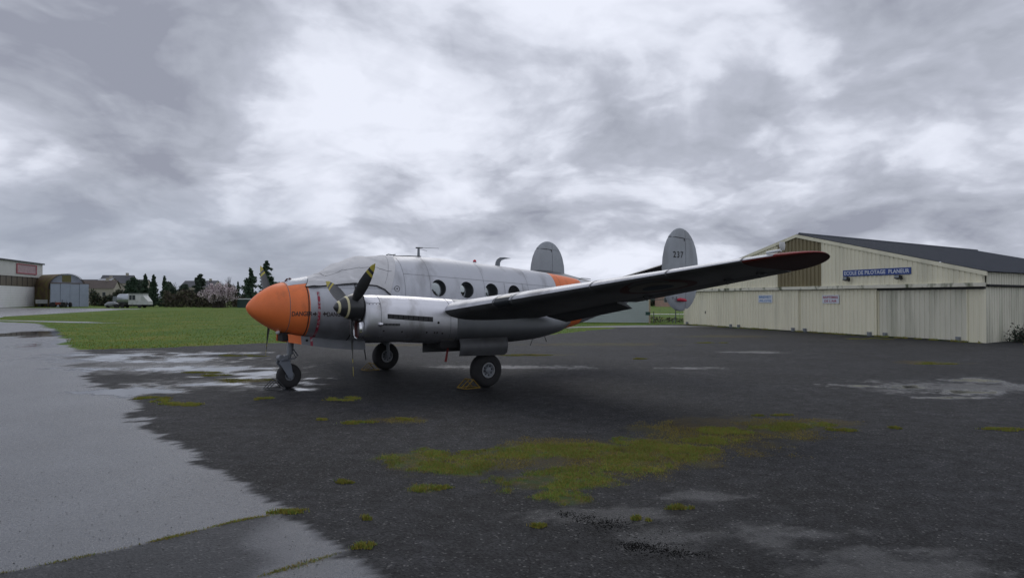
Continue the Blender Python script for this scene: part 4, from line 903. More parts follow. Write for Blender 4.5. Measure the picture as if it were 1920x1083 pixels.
path = [rows[int(8 + 0.35 * j)][int(NB * 0.5 - j)] for j in range(0, 22)]; mm.tube([Vector(p) * 1.0 + Vector((0, 0.006, 0.006)) for p in path], 0.005, 5)
path = [rows[int(16 + 2.2 * j)][int(19 - 0.12 * j)] for j in range(0, 33)]; mm.tube([Vector(p) + Vector((0, 0.008, 0.002)) for p in path], 0.005, 5)
path = [rows[82][j] for j in range(4, 40)]; mm.tube([Vector(p) + Vector((0, 0.004, 0.004)) for p in path], 0.004, 5)
tag(mm.build('cover_seams', M('canvas_seam', (0.16, 0.16, 0.17), 0.8), COVER), kind='stuff')
for a, w_, z0 in ((1.215, 0.022, 2.39), (2.30, 0.026, 2.46)):
    mm = MB(); t0 = fus_t(a, z0); patch_strip(mm, [(a + (0.0 if a > 2 else -0.0) - (0.12 * (k / 40) ** 2 if a > 2 else 0.05 * (k / 40) ** 2), t0 - (t0 + math.pi / 2 + 0.9) * k / 40) for k in range(41)], w_, 0.010)
    mm.build('strap', M('strap_black', (0.03, 0.03, 0.028), 0.8), COVER)
MB().tube([Vector(fus(3.18, fus_t(3.18, 2.23), 0.03)), Vector(fus(3.22, fus_t(3.22, 2.12), 0.03)), Vector(fus(3.20, fus_t(3.20, 2.0), 0.02))], 0.012, 6).build('tie_cord', CORD, COVER); mm = MB(); mm.tube([Vector(fus(3.52, R(88), 0.03)), Vector(fus(3.60, R(90), 0.05)), Vector(fus(3.68, R(88), 0.03)), Vector(fus(3.80, R(90), 0.045))], 0.014, 6); mm.build('tie_cord', CORD, COVER)

# ---------------------------------------------------------------- wheel chocks: welded triangular tube frames
def chock(ctr_a, ctr_p, ln, hg, wd, mat, label):
    o = empty('wheel_chock', (0, 0, 0), 0, label, 'chock', 'wheel chocks at the aircraft tyres')
    Mx = Matrix.Translation(PLANE.location) @ Matrix.Rotation(R(-143.0786), 4, 'Z')
    o.matrix_world = Mx @ Matrix.Translation(A(ctr_a, ctr_p, 0.012))
    r_ = 0.011
    for q, sg in enumerate((-1, 1)):
        m_ = MB(); y = sg * wd / 2
        m_.tube([A(-ln / 2, y, r_), A(ln / 2, y, r_)], r_, 6); m_.tube([A(-ln / 2, y, r_), A(0.02, y, hg)], r_, 6); m_.tube([A(0.02, y, hg), A(ln / 2, y, r_)], r_, 6); m_.build('side_frame', mat, o, True)
    m_ = MB()
    for a, z in ((-ln / 2, r_), (0.02, hg), (ln / 2, r_)): MB().tube([A(a, -wd / 2, z), A(a, wd / 2, z)], r_, 6).build('cross_bar', mat, o, True)
    MB().tube([A(-ln / 2, 0, r_), A(0.02, 0, hg)], r_, 6).build('brace_bar', mat, o, True)
CHY = M('chock_yellow', (0.25, 0.16, 0.02), 0.6, var=0.3, vscale=12); CHG = M('chock_grey', (0.06, 0.062, 0.066), 0.6, var=0.2, vscale=12)
chock(4.36, 2.62, 0.42, 0.21, 0.34, CHY, 'yellow tube-frame chock in front of the nearer main wheel')
chock(4.36, -2.62, 0.42, 0.21, 0.34, CHY, 'yellow tube-frame chock at the farther main wheel')
chock(0.66, 0.0, 0.40, 0.22, 0.34, CHG, 'dark grey tube-frame chock in front of the nose wheel')

# ================================================================== glider hangar on the right
HL, HR = Vector((14.26, 58.55, 0)), Vector((22.56, 33.90, 0))
he = (HR - HL); HLEN = he.length; he = he / HLEN; hn = Vector((he.y, -he.x, 0)); hn = hn if hn.x < 0 else -hn    # outward normal
hb = Vector((math.cos(R(36)), math.sin(R(36)), 0)); HD = 27.0
HANG = empty('glider_hangar', HL, 0, 'cream corrugated metal hangar with gable roof and sliding doors', 'hangar')
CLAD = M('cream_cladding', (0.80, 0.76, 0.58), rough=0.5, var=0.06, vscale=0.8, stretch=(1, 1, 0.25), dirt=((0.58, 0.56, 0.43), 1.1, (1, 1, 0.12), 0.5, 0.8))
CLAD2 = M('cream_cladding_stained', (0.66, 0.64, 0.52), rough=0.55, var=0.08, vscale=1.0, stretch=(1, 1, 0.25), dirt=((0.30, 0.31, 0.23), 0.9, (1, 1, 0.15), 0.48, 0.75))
TRIM = M('cream_trim', (0.70, 0.68, 0.56), rough=0.5, var=0.06, dirt=((0.10, 0.115, 0.06), 1.7, (1, 1, 0.5), 0.54, 0.66))
BRONZE = M('bronze_translucent', (0.20, 0.165, 0.085), rough=0.45, var=0.12, vscale=1.5, stretch=(1, 1, 0.3))
ROOFM = M('dark_roof', (0.034, 0.042, 0.058), rough=0.7, var=0.12, vscale=1.2, stretch=(1, 1, 1))
def wall_mesh(p0, dirv, nrm, s0, s1, zb, zt, pitch=0.28, depth=0.035, back=0.05):
    """corrugated sheet: ribs are real folds; zb, zt functions of s"""
    prof = []; s = s0; fr = [(0.0, 0), (0.42, 0), (0.52, 1), (0.90, 1)]
    while s < s1 - 1e-6:
        for q, d in fr:
            if s + q * pitch < s1: prof.append((s + q * pitch, d * depth))
        s += pitch
    prof.append((s1, 0)); v = []; f = []
    for s, d in prof:
        p = p0 + dirv * s + nrm * d; v.append((p.x, p.y, zb(s))); v.append((p.x, p.y, zt(s)))
    f = [(2*i, 2*i+2, 2*i+3, 2*i+1) for i in range(len(prof) - 1)]
    a, b = p0 + dirv * s0 - nrm * back, p0 + dirv * s1 - nrm * back; k = len(v)     # closed back
    v += [(a.x, a.y, zb(s0)), (a.x, a.y, zt(s0)), (b.x, b.y, zb(s1)), (b.x, b.y, zt(s1))]
    e_ = 2 * (len(prof) - 1); f += [(0, 1, k + 1, k), (e_, k + 2, k + 3, e_ + 1)]
    return v, f
O = Vector((0, 0, 0)); PK = 0.516 * HLEN; ZE, ZP, ZL = 3.41, 6.19, 2.72
gz = lambda s: ZE + (ZP - ZE) * (s / PK if s < PK else (HLEN - s) / (HLEN - PK))
t = lambda q: q * HLEN
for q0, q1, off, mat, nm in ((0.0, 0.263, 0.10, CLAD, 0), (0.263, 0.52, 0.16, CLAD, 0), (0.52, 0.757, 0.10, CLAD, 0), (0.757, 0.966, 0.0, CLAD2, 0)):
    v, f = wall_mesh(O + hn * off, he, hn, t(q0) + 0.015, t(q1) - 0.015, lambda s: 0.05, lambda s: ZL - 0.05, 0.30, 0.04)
    d = obj('sliding_door', v, f, mat, HANG, fix=False)
    for ss in (t(q0) + 0.5, t(q1) - 0.5):
        p = hn * (off + 0.05) + he * ss; MB().box((p.x - 0.07, p.y - 0.13, 0.01), (p.x + 0.07, p.y + 0.13, 0.24)).build('roller_box', M('roller_grey', (0.20, 0.22, 0.24), 0.5), d)
    for ss in (t(q0) + 0.03, t(q1) - 0.03):
        p = hn * (off + 0.035) + he * ss; a_, b_ = p - he * 0.03 - hn * 0.02, p + he * 0.03 + hn * 0.02
        v = [(p + he * x + hn * y) for x, y in ((-0.035, -0.03), (0.035, -0.03), (0.035, 0.012), (-0.035, 0.012))]
        MB().prism([(q.x, q.y) for q in v], 0.05, ZL - 0.06).build('door_edge', CLAD, d)
def fquad(name, s0, s1, z0, z1, off, th, mat, par):
    v = [he * s0 + hn * off, he * s1 + hn * off, he * s1 + hn * (off + th), he * s0 + hn * (off + th)]
    return MB().prism([(q.x, q.y) for q in v], z0, z1).build(name, mat, par)
fquad('wicket_door', t(0.09), t(0.125), 0.1, 2.05, 0.132, 0.012, CLAD, HANG); 
fquad('wicket_handle', t(0.118), t(0.121), 0.95, 1.15, 0.145, 0.03, DARK, HANG)
v, f = wall_mesh(O, he, hn, t(0.966), t(1.0), lambda s: 0.0, lambda s: ZL + 0.02, 0.30, 0.03); obj('wall', v, f, CLAD, HANG, fix=False)
for s0, s1, mt, nm in ((0, t(0.445), CLAD, 'gable_cladding'), (t(0.445), t(0.598), BRONZE, 'bronze_panel'), (t(0.598), HLEN, CLAD, 'gable_cladding')):
    v, f = wall_mesh(hn * (0.20 if mt is CLAD else 0.17), he, hn, s0, s1, lambda s: ZL, lambda s: gz(s) - 0.02, 0.34 if mt is BRONZE else 0.30, 0.06 if mt is BRONZE else 0.035, 0.2)
    o = obj(nm, v, f, mt, HANG, fix=False)
fquad('lintel', -0.1, HLEN + 0.05, ZL - 0.02, ZL + 0.17, 0.0, 0.34, TRIM, HANG)
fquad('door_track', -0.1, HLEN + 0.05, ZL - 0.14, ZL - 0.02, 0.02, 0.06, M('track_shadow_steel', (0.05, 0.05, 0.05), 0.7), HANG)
for s0, s1 in ((-0.15, PK), (PK, HLEN + 0.3)):
    ax = [he * s0 + hn * 0.22, he * s1 + hn * 0.22]; z0_, z1_ = gz(s0), gz(s1) if s1 <= HLEN else gz(HLEN) - 0.07
    v = []
    for p, z in zip(ax, (z0_, z1_)):
        for dy, dz in ((0, -0.14), (0.07, -0.14), (0.07, 0.06), (0, 0.06)): q = p + hn * dy; v.append((q.x, q.y, z + dz))
    obj('verge_trim', v, [(0, 1, 2, 3), (7, 6, 5, 4), (0, 4, 5, 1), (1, 5, 6, 2), (2, 6, 7, 3), (3, 7, 4, 0)], CLAD, HANG)
# roof slopes with standing ribs, side and back walls
for s_a, s_b in ((HLEN + 0.35, PK), (-0.35, PK)):
    za, zb_ = (ZE - 0.06, ZP + 0.03); rows = []
    n_ = 64
    for i in range(n_ + 1):
        d = -0.28 + (HD + 0.3) * i / n_
        for k, (dd, h) in enumerate(((0, 0), (0.16, 0), (0.18, 0.03), (0.24, 0.03), (0.26, 0))):
            x = d + dd
            if i == n_ and k: break
            pa, pb = he * s_a + hb * x, he * s_b + hb * x; rows.append([(pa.x, pa.y, za + h + 0.05), (pb.x, pb.y, zb_ + h + 0.05)])
    v = [p for r_ in rows for p in r_]; f = [(2*i, 2*i+1, 2*i+3, 2*i+2) for i in range(len(rows) - 1)]
    obj('roof', v, f, ROOFM, HANG)
p = he * PK; q = he * PK + hb * HD
MB().tube([(p.x, p.y, ZP + 0.09), (q.x, q.y, ZP + 0.09)], 0.10, 8).build('ridge_cap', ROOFM, HANG)
sn = Vector((hb.y, -hb.x, 0)); sn = sn if sn.y < 0 else -sn
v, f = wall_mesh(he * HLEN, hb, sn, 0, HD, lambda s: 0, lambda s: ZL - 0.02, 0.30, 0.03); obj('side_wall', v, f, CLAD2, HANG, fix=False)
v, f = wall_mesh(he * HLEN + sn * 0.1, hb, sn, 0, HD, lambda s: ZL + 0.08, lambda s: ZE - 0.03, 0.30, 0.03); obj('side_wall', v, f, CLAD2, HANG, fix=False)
a_, b_ = he * HLEN + sn * 0.12, he * HLEN + hb * HD + sn * 0.12
MB().tube([(a_.x, a_.y, ZL + 0.03), (b_.x, b_.y, ZL + 0.03)], 0.06, 8).build('side_gutter', DARK, HANG)
bw = [hb * HD, he * HLEN + hb * HD]; pk = he * PK + hb * HD
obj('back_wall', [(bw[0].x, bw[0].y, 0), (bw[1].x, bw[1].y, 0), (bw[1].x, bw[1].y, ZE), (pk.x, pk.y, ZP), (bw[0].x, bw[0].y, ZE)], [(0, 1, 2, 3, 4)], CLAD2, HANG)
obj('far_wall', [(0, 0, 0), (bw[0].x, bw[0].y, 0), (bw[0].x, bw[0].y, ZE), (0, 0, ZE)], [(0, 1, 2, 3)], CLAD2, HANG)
q_ = rng.random(5200); q_ = q_[vnoise(q_ * 60, q_ * 0 + 3) > 0.45]
bx_ = [HL + he * (a_ * HLEN) + hn * (0.22 + abs(random.gauss(0, 0.12))) for a_ in q_]
blades('base_weeds', np.array([(p.x, p.y, 0.004) for p in bx_]), 0.03, 0.14, 0.012, [GR[1], GR[0], GR[2]], 'thin weeds growing along the foot of the hangar doors', 0.8, 'weeds')
# signs, each a thing of its own standing on the facade
def sign(name, s0, s1, z0, z1, off, board, lines, label, border=None):
    P = HL + he * s0 + hn * off; o = empty(name, (P.x, P.y, z0), math.atan2(he.y, he.x), label, 'sign')
    wd, hg = s1 - s0, z1 - z0
    side = -1 if hn.dot(Vector((-he.y, he.x, 0))) < 0 else 1
    MB().box((0, 0 if side > 0 else -0.03, 0), (wd, 0.03 if side > 0 else 0, hg)).build('board', board, o)
    for txt, x0, x1, y0, y1, mt, bold in lines:
        _, _, tw, th = text_mesh(txt, 1.0, bold, 1.05); pos = 0
        for word in txt.split():
            k0 = txt.index(word, pos); pos = k0 + len(word); tv, tf, ww, _ = text_mesh(word, 1.0, bold, 1.05); xo = text_mesh(txt[:pos], 1.0, bold, 1.05)[2] - ww
            v = [(x0 * wd + (x1 - x0) * wd * (x + xo) / tw, side * 0.034, y0 * hg + (y1 - y0) * hg * y / th) for x, y in tv]
            obj('lettering', v, tf, mt, o, fix=False)
    return o
BLUEB = M('sign_blue', (0.022, 0.06, 0.26), 0.45, var=0.06); WHT = M('sign_white', (0.62, 0.66, 0.72), 0.5, var=0.05); SKYB = M('sign_sky_blue', (0.06, 0.20, 0.45), 0.5); CRIM = M('sign_crimson', (0.32, 0.025, 0.06), 0.5)
sign('blue_sign', t(0.669), t(0.85), 3.42, 3.78, 0.25, BLUEB, [('ECOLE DE PILOTAGE  PLANEUR', 0.02, 0.98, 0.20, 0.82, WHT, 0.025)], 'long blue sign with white lettering on the cream hangar gable')
sign('white_sign', t(0.369), t(0.4245), 1.84, 2.37, 0.20, WHT, [('BREVET', 0.07, 0.93, 0.58, 0.88, SKYB, 0.03), ('PILOTE', 0.10, 0.93, 0.12, 0.38, SKYB, 0.03)], 'small white sign with pale blue lettering on the hangar door')
sign('white_sign', t(0.60), t(0.652), 1.84, 2.34, 0.15, WHT, [('BAPTEMES', 0.06, 0.94, 0.58, 0.86, CRIM, 0.03), ("DE L'AIR", 0.13, 0.87, 0.14, 0.42, CRIM, 0.03)], 'small white sign with dark red lettering on the hangar door')
for q, lb in ((0.686, 'dark floodlight under the left end of the blue hangar sign'), (0.826, 'dark floodlight under the right end of the blue hangar sign')):
    P = HL + he * t(q) + hn * 0.25; fl = empty('floodlight', (P.x, P.y, 3.22), math.atan2(he.y, he.x), lb, 'floodlight', 'floodlights below the blue sign')
    FM = M('floodlight_black', (0.02, 0.022, 0.024), 0.5); m_ = MB(); m_.add([(-0.19, -0.12, 0.12), (0.19, -0.12, 0.12), (0.15, -0.30, 0.17), (-0.15, -0.30, 0.17), (-0.19, -0.12, -0.08), (0.19, -0.12, -0.08), (0.15, -0.36, -0.02), (-0.15, -0.36, -0.02)], [(0, 1, 2, 3), (4, 7, 6, 5), (0, 4, 5, 1), (1, 5, 6, 2), (2, 6, 7, 3), (3, 7, 4, 0)]); m_.build('housing', FM, fl)
    MB().tube([(0, 0, -0.1), (0, -0.15, -0.05)], 0.02, 6).build('bracket', FM, fl); MB().box((-0.14, -0.345, 0.0), (0.14, -0.338, 0.14)).build('lens', M('flood_lens', (0.25, 0.28, 0.3), 0.1), fl)

# ================================================================== foliage helpers
def leafcloud(name, C_, sz, mats, parent, up=0.3):
    n = len(C_); C_ = np.asarray(C_); d1 = rng.normal(size=(n, 3)); d1 /= np.linalg.norm(d1, axis=1, keepdims=True)
    d2 = np.cross(d1, rng.normal(size=(n, 3))); d2 /= np.linalg.norm(d2, axis=1, keepdims=True)
    s = (np.asarray(sz) * (0.6 + 0.8 * rng.random(n)))[:, None]
    v = np.stack([C_ - d1 * s, C_ + d2 * s * 0.45, C_ + d1 * s, C_ - d2 * s * 0.45], 1).reshape(-1, 3)
    f = np.arange(4 * n).reshape(n, 4)
    me = bpy.data.meshes.new(name); me.from_pydata(v.tolist(), [], f.tolist())
    for m in mats: me.materials.append(m)
    me.polygons.foreach_set('material_index', rng.integers(0, len(mats), n).astype(np.int32)); me.update()
    o = bpy.data.objects.new(name, me); C.objects.link(o); o.parent = parent; return o
FIR = [M('needle_dark', (0.046, 0.076, 0.051), 0.8, spec=0.2, var=0.3), M('needle_mid', (0.072, 0.114, 0.072), 0.8, spec=0.2, var=0.3)]
EVG = [M('evergreen_dark', (0.051, 0.076, 0.055), 0.8, spec=0.2, var=0.3), M('evergreen_mid', (0.087, 0.117, 0.087), 0.8, spec=0.2, var=0.3)]
BRN = [M('thicket_brown', (0.140, 0.114, 0.090), 0.9, spec=0.1, var=0.3), M('thicket_olive', (0.128, 0.132, 0.081), 0.9, spec=0.1, var=0.3), M('thicket_dark', (0.076, 0.072, 0.061), 0.9, spec=0.1, var=0.3)]
BLOS = [M('blossom_pale', (0.80, 0.70, 0.72), 0.8, spec=0.2, var=0.15), M('blossom_mauve', (0.48, 0.39, 0.42), 0.8, spec=0.2, var=0.15), M('blossom_twig', (0.09, 0.075, 0.07), 0.9, spec=0.1)]
BARK = M('bark', (0.06, 0.05, 0.042), 0.9, var=0.3, vscale=6, bump=0.4, bscale=12)
GREYT = [M('twig_grey', (0.13, 0.12, 0.12), 0.9, var=0.2)]
def far_pos(px_, D): return ((px_ - 960) / 1333.19 * D, D)
def conifer(px_, D, h, r, label, mats=FIR, n=4500, droop=0.35, layers=17, start=0.06, sz=0.24, taper=0.85, name='conifer_tree'):
    x, y = far_pos(px_, D); o = empty(name, (x, y, 0), random.random() * 6, label, 'tree', 'trees beyond the meadow')
    MB().tube([(0, 0, -0.1), (0, 0, h * 0.5), (0, 0, h * 0.98)], [r * 0.09, r * 0.055, 0.02], 7).build('trunk', BARK, o)
    P = []; per = n // (layers * 6)
    for i in range(layers):
        tt = start + (1 - start) * i / layers; R0 = r * (1 - tt) ** taper * random.uniform(0.82, 1.12) + 0.15
        nb = 5 + int(4 * (1 - tt))
        for b in range(nb):
            a = random.random() * 6.28; ln = R0 * random.uniform(0.55, 1.2); zo = random.gauss(0, 0.35 * h / layers)
            for k in range(int(per * 6 / nb) + 1):
                q = random.random() ** 0.7; rr = ln * q; wv = 0.16 * ln * (1 - q * 0.5)
                P.append((math.cos(a) * rr + random.gauss(0, wv), math.sin(a) * rr + random.gauss(0, wv), tt * h + 0.25 * ln * q - droop * ln * q * q + zo + random.gauss(0, 0.22 * h / layers)))
    P += [(random.gauss(0, 0.08), random.gauss(0, 0.08), h * random.uniform(0.9, 1.01)) for _ in range(40)]
    leafcloud('crown', P, sz, mats, o); return o
def roundtree(px_, D, h, r, label, mats=EVG, n=2200, sz=0.4, base=0.2, name='evergreen_tree', group='trees beyond the meadow', sq=1.0):
    x, y = far_pos(px_, D); o = empty(name, (x, y, 0), 0, label, 'tree', group)
    MB().tube([(0, 0, -0.1), (0.1, 0, h * 0.4), (0, 0.1, h * 0.8)], [r * 0.11, r * 0.07, 0.03], 7).build('trunk', BARK, o)
    cl = []
    for _ in range(26):
        a = random.random() * 6.28; zz_ = random.random(); rr = r * math.sqrt(random.random()) * (1 - 0.55 * zz_) * 0.8; cl.append((math.cos(a) * rr, math.sin(a) * rr * sq, h * (base + (0.92 - base) * zz_), r * random.uniform(0.28, 0.48)))
    P = []
    for _ in range(n):
        cx, cy, cz, cr_ = random.choice(cl); d = rng.normal(size=3); d /= np.linalg.norm(d); q = cr_ * random.random() ** 0.4; P.append((cx + d[0] * q, cy + d[1] * q, max(0.2, cz + d[2] * q * 0.85)))
    leafcloud('crown', P, sz, mats, o); return o
def baretree(px_, D, h, spread, label, name='bare_tree', group='bare trees beyond the meadow', mat=None, depth=5):
    x, y = far_pos(px_, D); o = empty(name, (x, y, 0), 0, label, 'tree', group); m_ = MB(); tw = MB()
    def br(p, d, ln, r_, lv):
        e_ = p + d * ln; (m_ if lv > 2 else tw).tube([p, (p + e_) / 2 + Vector((random.gauss(0, .04), random.gauss(0, .04), 0)) * ln, e_], [r_, r_ * 0.8, r_ * 0.6], 4 if lv < 3 else 6, cap=False)
        if lv == 0: return
        for k in range(3 if lv > 1 else 4):
            dd = (d + Vector((random.gauss(0, spread), random.gauss(0, spread), random.gauss(0.12, 0.22)))).normalized(); br(p + d * ln * random.uniform(0.55, 1.0), dd, ln * random.uniform(0.6, 0.8), r_ * 0.55, lv - 1)
    br(Vector((0, 0, -0.1)), Vector((0, 0, 1)), h * 0.34, h * 0.018, depth)
    m_.build('trunk', mat or GREYT[0], o); tw.build('crown', mat or GREYT[0], o); return o
def hedge(x0, x1, y, h, dpt, n, mats, label, sz=0.35, name='hedge', holes=0.0):
    o = empty(name, ((x0 + x1) / 2, y, 0), 0, label, 'hedge', 'hedges along the far edge of the meadow'); L_ = x1 - x0; P = []
    for _ in range(n):
        xx = random.uniform(-L_ / 2, L_ / 2); hh = h * (0.25 + 1.2 * float(fbm(np.array([xx * 0.3 + y]), np.array([y * 0.7]), 5)[0])); q = random.random() ** 0.75
        P.append((xx, random.gauss(0, dpt * 0.35 * (1 - 0.4 * q)), q * hh * random.uniform(0.9, 1.1)))
    leafcloud('foliage', P, sz, mats, o)
    m_ = MB()
    for _ in range(int(L_ * 1.2)):
        xx = random.uniform(-L_ / 2, L_ / 2); m_.tube([(xx, 0, -0.05), (xx + random.gauss(0, .3), random.gauss(0, .3), h * random.uniform(0.5, 0.95))], [0.05, 0.015], 4)
    tag(m_.build('stems', BARK, o), kind='stuff'); return o

# ================================================================== far left: hangars, truck, farm
def brep(name, parts, origin=None): pass
LH0, LH1 = Vector((-126.0, 190.0, 0)), Vector((-112.0, 140.0, 0))     # right-hand corner, far left end (out of view)
ld = (LH1 - LH0).normalized(); ln_ = Vector((-ld.y, ld.x, 0)); ln_ = ln_ if ln_.x > 0 else -ln_
LHANG = empty('large_hangar', LH0, 0, 'large pale hangar with brown band and white doors at the left edge', 'hangar')
LW = (LH1 - LH0).length
def lquad(name, s0, s1, z0, z1, off, th, mat, par=LHANG):
    v = [ld * s0 + ln_ * off, ld * s1 + ln_ * off, ld * s1 + ln_ * (off + th), ld * s0 + ln_ * (off + th)]; return MB().prism([(q.x, q.y) for q in v], z0, z1).build(name, mat, par)
LCR = M('pale_grey_cladding', (0.50, 0.50, 0.48), 0.6, var=0.06, vscale=0.5); LWH = M('white_door_boards', (0.74, 0.74, 0.75), 0.5, var=0.05, vscale=0.5); LBR = M('brown_glazing', (0.13, 0.11, 0.085), 0.4, var=0.15, vscale=0.4)
lquad('upper_cladding', 0, LW, 7.62, 11.15, 0.25, 0.2, LCR); lquad('glazed_band', 0, LW, 5.22, 7.62, 0.05, 0.15, LBR); lquad('roof_edge', -0.6, LW, 11.15, 11.5, -1.0, 1.8, M('roof_edge_dark', (0.05, 0.055, 0.065), 0.6))
for i in range(5):
    dgrp = lquad('sliding_door', 0.6 + i * 9.8, 0.6 + (i + 1) * 9.8 - 0.15, 0.1, 5.22, 0.05, 0.1, LWH)
    for k in range(1, 9): lquad('board_joint', 0.6 + i * 9.8, 0.6 + (i + 1) * 9.8 - 0.15, 0.1 + k * 0.57, 0.13 + k * 0.57, 0.15, 0.02, M('joint_grey', (0.55, 0.55, 0.56), 0.6), dgrp)
lquad('corner_post', -0.3, 0.55, 0, 7.6, 0.0, 0.3, M('corner_red_brown', (0.17, 0.09, 0.08), 0.6)); lquad('back_box', 0, LW, 0, 11.1, -30, 30, LCR)
for k in range(1, 16): lquad('mullion', k * LW / 16, k * LW / 16 + 0.15, 5.25, 7.6, 0.2, 0.05, DARK)
SP = LH0 + ld * 4.5 + ln_ * 0.47
rs = empty('red_framed_sign', (SP.x, SP.y, 8.3), math.atan2(ld.y, ld.x), 'faded sign with red frame on the upper left hangar', 'sign')
s_side = 1 if ln_.dot(Vector((-ld.y, ld.x, 0))) > 0 else -1
RF = M('sign_frame_red', (0.30, 0.05, 0.07), 0.6); RP_ = M('sign_faded_pink', (0.36, 0.25, 0.27), 0.6, var=0.25, vscale=1.2)
def rbox(name, a, b, y0, y1, mat): MB().box((a[0], s_side * y0, a[1]), (b[0], s_side * y1, b[1])).build(name, mat, rs)
rbox('panel', (0, 0), (13.2, 2.5), 0.0, 0.06, RP_); rbox('frame_top', (0, 2.25), (13.2, 2.5), 0.07, 0.14, RF); rbox('frame_bottom', (0, 0), (13.2, 0.25), 0.07, 0.14, RF); rbox('frame_side', (0, 0.25), (0.6, 2.25), 0.07, 0.14, RF); rbox('frame_side', (12.6, 0.25), (13.2, 2.25), 0.07, 0.14, RF)
# rusty barrel-roofed shed with a flat blue-grey front
QS = empty('barrel_roof_shed', (-114.5, 184, 0), R(56), 'rusty barrel-roofed shed with blue-grey metal front', 'shed'); QS.scale = (0.78, 1, 1)
RUST = M('rusty_sheet', (0.10, 0.065, 0.035), 0.8, var=0.35, vscale=0.6, dirt=((0.13, 0.11, 0.03), 0.5, (1, 1, 1), 0.45, 0.6)); BLG = M('blue_grey_sheet', (0.30, 0.34, 0.42), 0.5, var=0.08, vscale=0.5)
arc = [(math.cos(math.pi * k / 20), math.sin(math.pi * k / 20)) for k in range(21)]
rings = [[(5.6 * c_ , yy, 4.6 + 4.0 * s_) for c_, s_ in arc] for yy in (1.2, 4, 9, 15, 22)]
v, f = loft(rings, closed=False, cap0=False, cap1=False); obj('barrel_roof', v, f, RUST, QS, True)
obj('roof_rim', *loft([[(5.75 * c_, yy, 4.6 + 4.15 * s_) for c_, s_ in arc] for yy in (0.9, 1.25)], closed=False, cap0=False, cap1=False), DARK, QS)
obj('gable', [(5.5 * c_, 1.3, 4.6 + 3.95 * s_) for c_, s_ in arc], [tuple(range(21))], M('gable_blue_grey', (0.24, 0.27, 0.32), 0.6, var=0.2, vscale=0.5), QS)
obj('gable_window', [(-1.6, 1.27, 6.4), (1.2, 1.27, 6.4), (1.2, 1.27, 8.2), (-1.6, 1.27, 8.2)], [(0, 1, 2, 3)], M('moss_glass', (0.13, 0.12, 0.04), 0.5, var=0.3), QS)
MB().box((-5.6, 1.4, 0), (-5.4, 22, 4.7)).build('side_wall', RUST, QS); MB().box((5.4, 1.4, 0), (5.6, 22, 4.7)).build('side_wall', RUST, QS)
for i in range(4): MB().box((-5.8 + i * 2.95, -0.1 - 0.06 * (i % 2), 0.05), (-5.8 + (i + 1) * 2.95 - 0.08, 0.05 - 0.06 * (i % 2), 6.0)).build('front_door', BLG, QS)
MB().box((-6.0, -0.2, 6.0), (6.2, 1.2, 6.2)).build('front_canopy', M('rust_edge', (0.12, 0.08, 0.06), 0.8), QS)
MB().box((-5.8, 0.06, 0), (5.9, 0.1, 6.0)).build('front_frame', DARK, QS)
# small machines parked before the shed
def tractor(px_, D, col, label, rz):
    x, y = far_pos(px_, D); o = empty('tractor', (x, y, 0), rz, label, 'tractor', 'machines parked by the shed'); m1 = M('machine_' + label.split()[0], col, 0.6)
    MB().box((-0.4, -0.35, 0.6), (1.5, 0.35, 1.25)).build('bonnet', m1, o); MB().box((-1.0, -0.5, 0.6), (-0.3, 0.5, 1.0)).build('seat_deck', m1, o)
    for sx, r_ in ((-0.9, 0.65), (1.1, 0.4)):
        for sy in (-0.65, 0.65): MB().tube([(sx, sy - 0.14, r_), (sx, sy + 0.14, r_)], r_, 16).build('wheel', RUB, o)
    MB().tube([(-0.35, 0, 1.2), (-0.5, 0, 1.65)], 0.03, 6).build('steering_column', DARK, o); MB().tube([(0.9, 0.2, 1.2), (0.9, 0.2, 1.9)], 0.04, 6).build('exhaust', DARK, o)
tractor(108, 176, (0.22, 0.05, 0.03), 'red small tractor parked before the blue-grey shed', 0.3); tractor(123, 174, (0.02, 0.02, 0.025), 'black small tractor parked before the blue-grey shed', 2.6)
x, y = far_pos(84, 182); tr_ = empty('trailer', (x, y, 0), 0.2, 'low pale trailer between the two left hangars', 'trailer'); MB().box((-1.8, -0.8, 0.9), (1.8, 0.8, 1.9)).build('load_bed', M('trailer_pale', (0.35, 0.36, 0.37), 0.6), tr_)
for sx in (-0.9, 0.9):
    for sy in (-0.8, 0.8): MB().tube([(sx, sy - 0.1, 0.4), (sx, sy + 0.1, 0.4)], 0.4, 12).build('wheel', RUB, tr_)
# tanker truck
x, y = far_pos(250, 166); TK = empty('tanker_truck', (x, y, 0), R(-6), 'old white tanker truck with silver tank standing in the meadow', 'truck')
TW = M('truck_white', (0.50, 0.52, 0.50), 0.5, var=0.12, vscale=0.8, dirt=((0.22, 0.24, 0.16), 1.0, (1, 1, 1), 0.55, 0.75)); TKM = M('tank_silver', (0.42, 0.45, 0.48), 0.3, 0.6, var=0.1, vscale=1)
rings = []
for xx, q in ((-3.7, 0.6), (-3.6, 0.85), (-3.3, 1.0), (-0.6, 1.0), (-0.5, 0.95)): rings.append([(xx, 1.05 * q * math.cos(tt), 2.1 + 1.15 * q * math.sin(tt)) for tt in [2 * math.pi * k / 24 for k in range(24)]])
obj('tank', *loft(rings), TKM, TK, True)
MB().prism([(-0.5, -1.1), (3.0, -1.1), (3.0, 1.1), (-0.5, 1.1)], 0.75, 3.25).build('cab_body', TW, TK)
